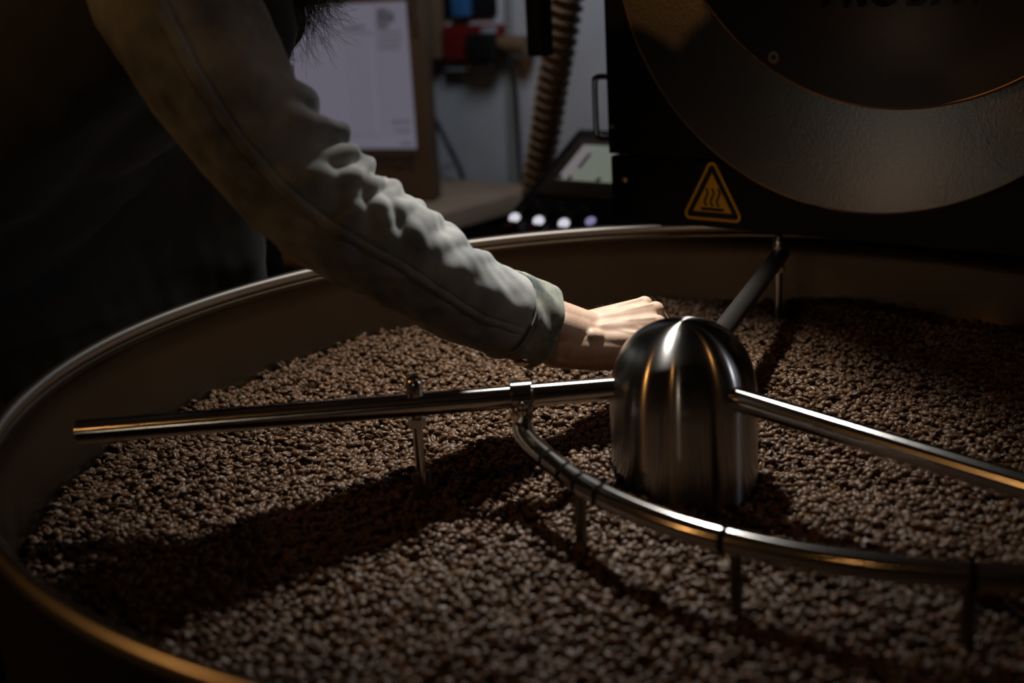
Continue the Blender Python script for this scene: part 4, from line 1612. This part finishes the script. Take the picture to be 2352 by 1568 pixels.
# far sleeve
lsl = catmull([SH_L + [0, 0.02, 0.0], SH_L + [-0.13, 0.13, -0.14], SH_L + [-0.26, 0.15, -0.24], SH_L + [-0.40, 0.05, -0.27], HIP + [0.02, 0.14, 0.06]], 12)
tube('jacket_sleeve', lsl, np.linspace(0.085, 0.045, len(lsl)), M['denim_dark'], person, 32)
# fleece fuzz along the collar edge
fz_v, fz_f = [], []


def strand(V_, F_, pts, r0, seg=4):
    v_, f_, _u = tube_data(pts, np.linspace(r0, r0 * 0.35, len(pts)), seg, False)
    b_ = len(V_)
    V_.extend(v_.tolist())
    F_.extend([tuple(i + b_ for i in q) for q in f_])


for pth, rad_, cnt in ((fpth, 0.010, 260), (fe, 0.026, 420)):
    for i in range(cnt):
        p = pth[rng.integers(0, len(pth))] + rng.normal(0, 0.002, 3)
        d_ = norm(rng.normal(0, 1, 3))
        q_ = p + d_ * rad_
        b1 = q_ + d_ * 0.004 + rng.normal(0, 0.0015, 3)
        b2 = b1 + d_ * 0.002 + rng.normal(0, 0.003, 3)
        strand(fz_v, fz_f, [q_ - d_ * 0.003, q_, b1, b2], 0.0006)
mobj('fleece_fuzz', fz_v, fz_f, M['fleece'], jac)

# --- beard and hair
bv, bf = [], []
for i in range(460):
    r_ = rng.random()
    px = 648 + 100 * rng.random() ** 1.5
    p = at_y(px, -25 + rng.normal(0, 14), 0.20 + rng.normal(0, 0.02))
    ln = (0.035 + 0.045 * rng.random()) * (1.15 - 0.55 * (px - 648) / 100)
    d_ = norm(np.array([0.25 + rng.normal(0, 0.42), rng.normal(0, 0.35), -1.0]))
    pts = [p]
    w = rng.normal(0, 1, 3) * 0.60
    for k_ in range(9):
        d_ = norm(d_ + w * 0.55 + rng.normal(0, 0.10, 3))
        if k_ in (2, 5):
            w = -w * 0.8 + rng.normal(0, 0.1, 3)
        pts.append(pts[-1] + d_ * ln / 8)
    strand(bv, bf, pts, 0.00030)
beard = mobj('beard', bv, bf, M['hair'], person)
bk_ = [(HD + [0.062, -0.022, -0.098], HD + [0.062, 0.022, -0.098], 0.034, 0.034), (HD + [0.092, -0.026, -0.050], HD + [0.092, 0.026, -0.050], 0.012, 0.012)]
for sy in (-1, 1):
    bk_ += [(HD + [0.050, 0.030 * sy, -0.095], HD + [0.020, 0.066 * sy, -0.055], 0.032, 0.026), (HD + [0.020, 0.066 * sy, -0.055], HD + [0.008, 0.086 * sy, 0.0], 0.026, 0.014),
            (HD + [0.080, 0.030 * sy, -0.085], HD + [0.092, 0.026 * sy, -0.052], 0.020, 0.012)]
bcore = blob_mesh(bk_, 0.004, 3)
bcore.name = 'beard_base'
finish('beard_base', bcore, M['hair'], beard)
hcap = blob_mesh([(HD + [-0.03, 0, 0.035], HD + [-0.03, 0, 0.035], 0.100, 0.100), (HD + [-0.055, 0, -0.02], HD + [-0.06, 0, -0.06], 0.075, 0.055)], 0.006, 3)
hcap.name = 'hair'
finish('hair', hcap, M['hair'], person)
# fine hairs on the wrist
wv, wf = [], []
for i in range(90):
    t = rng.random()
    c_ = W0 + (FA - W0) * (0.02 + 0.42 * t)
    a_ = rng.normal(0.25, 0.45)
    up_ = norm(np.cross(fd, fy))
    if up_[2] < 0:
        up_ = -up_
    rad_ = 0.0195 + 0.004 * t
    p = c_ + up_ * rad_ * math.cos(a_) + fy * (rad_ + 0.0115) * math.sin(a_)
    o_ = norm(p - c_)
    d_ = norm(-fd * 0.8 + o_ * 0.55 + rng.normal(0, 0.25, 3))
    strand(wv, wf, [p - o_ * 0.002, p + d_ * 0.003, p + d_ * 0.0065 + o_ * 0.0006], 0.00011, 3)
mobj('arm_hair', wv, wf, M['hair'], person)

# --- trousers and shoes
tc_ = []
for sy in (-1, 1):
    kn = np.array([-0.98, 0.36 + 0.12 * sy, 0.50])
    tc_ += [(HIP + [0, 0.085 * sy, -0.02], kn, 0.10, 0.075), (kn, kn + [-0.03, 0.01 * sy, -0.42], 0.075, 0.062)]
tm = blob_mesh(tc_, 0.012, 4)
tm.name = 'trousers'
finish('trousers', tm, M['trousers'], person)
for sy in (-1, 1):
    ft = np.array([-1.02 + 0.02 * sy, 0.36 + 0.13 * sy, 0.045])
    sm_ = blob_mesh([(ft, ft + [0.14, -0.03, -0.005], 0.044, 0.038), (ft + [0.14, -0.03, -0.005], ft + [0.19, -0.04, -0.010], 0.038, 0.032), (ft, ft + [0, 0, 0.06], 0.044, 0.048)], 0.006, 2)
    sm_.name = 'shoe'
    finish('shoe', sm_, M['shoe'], person)
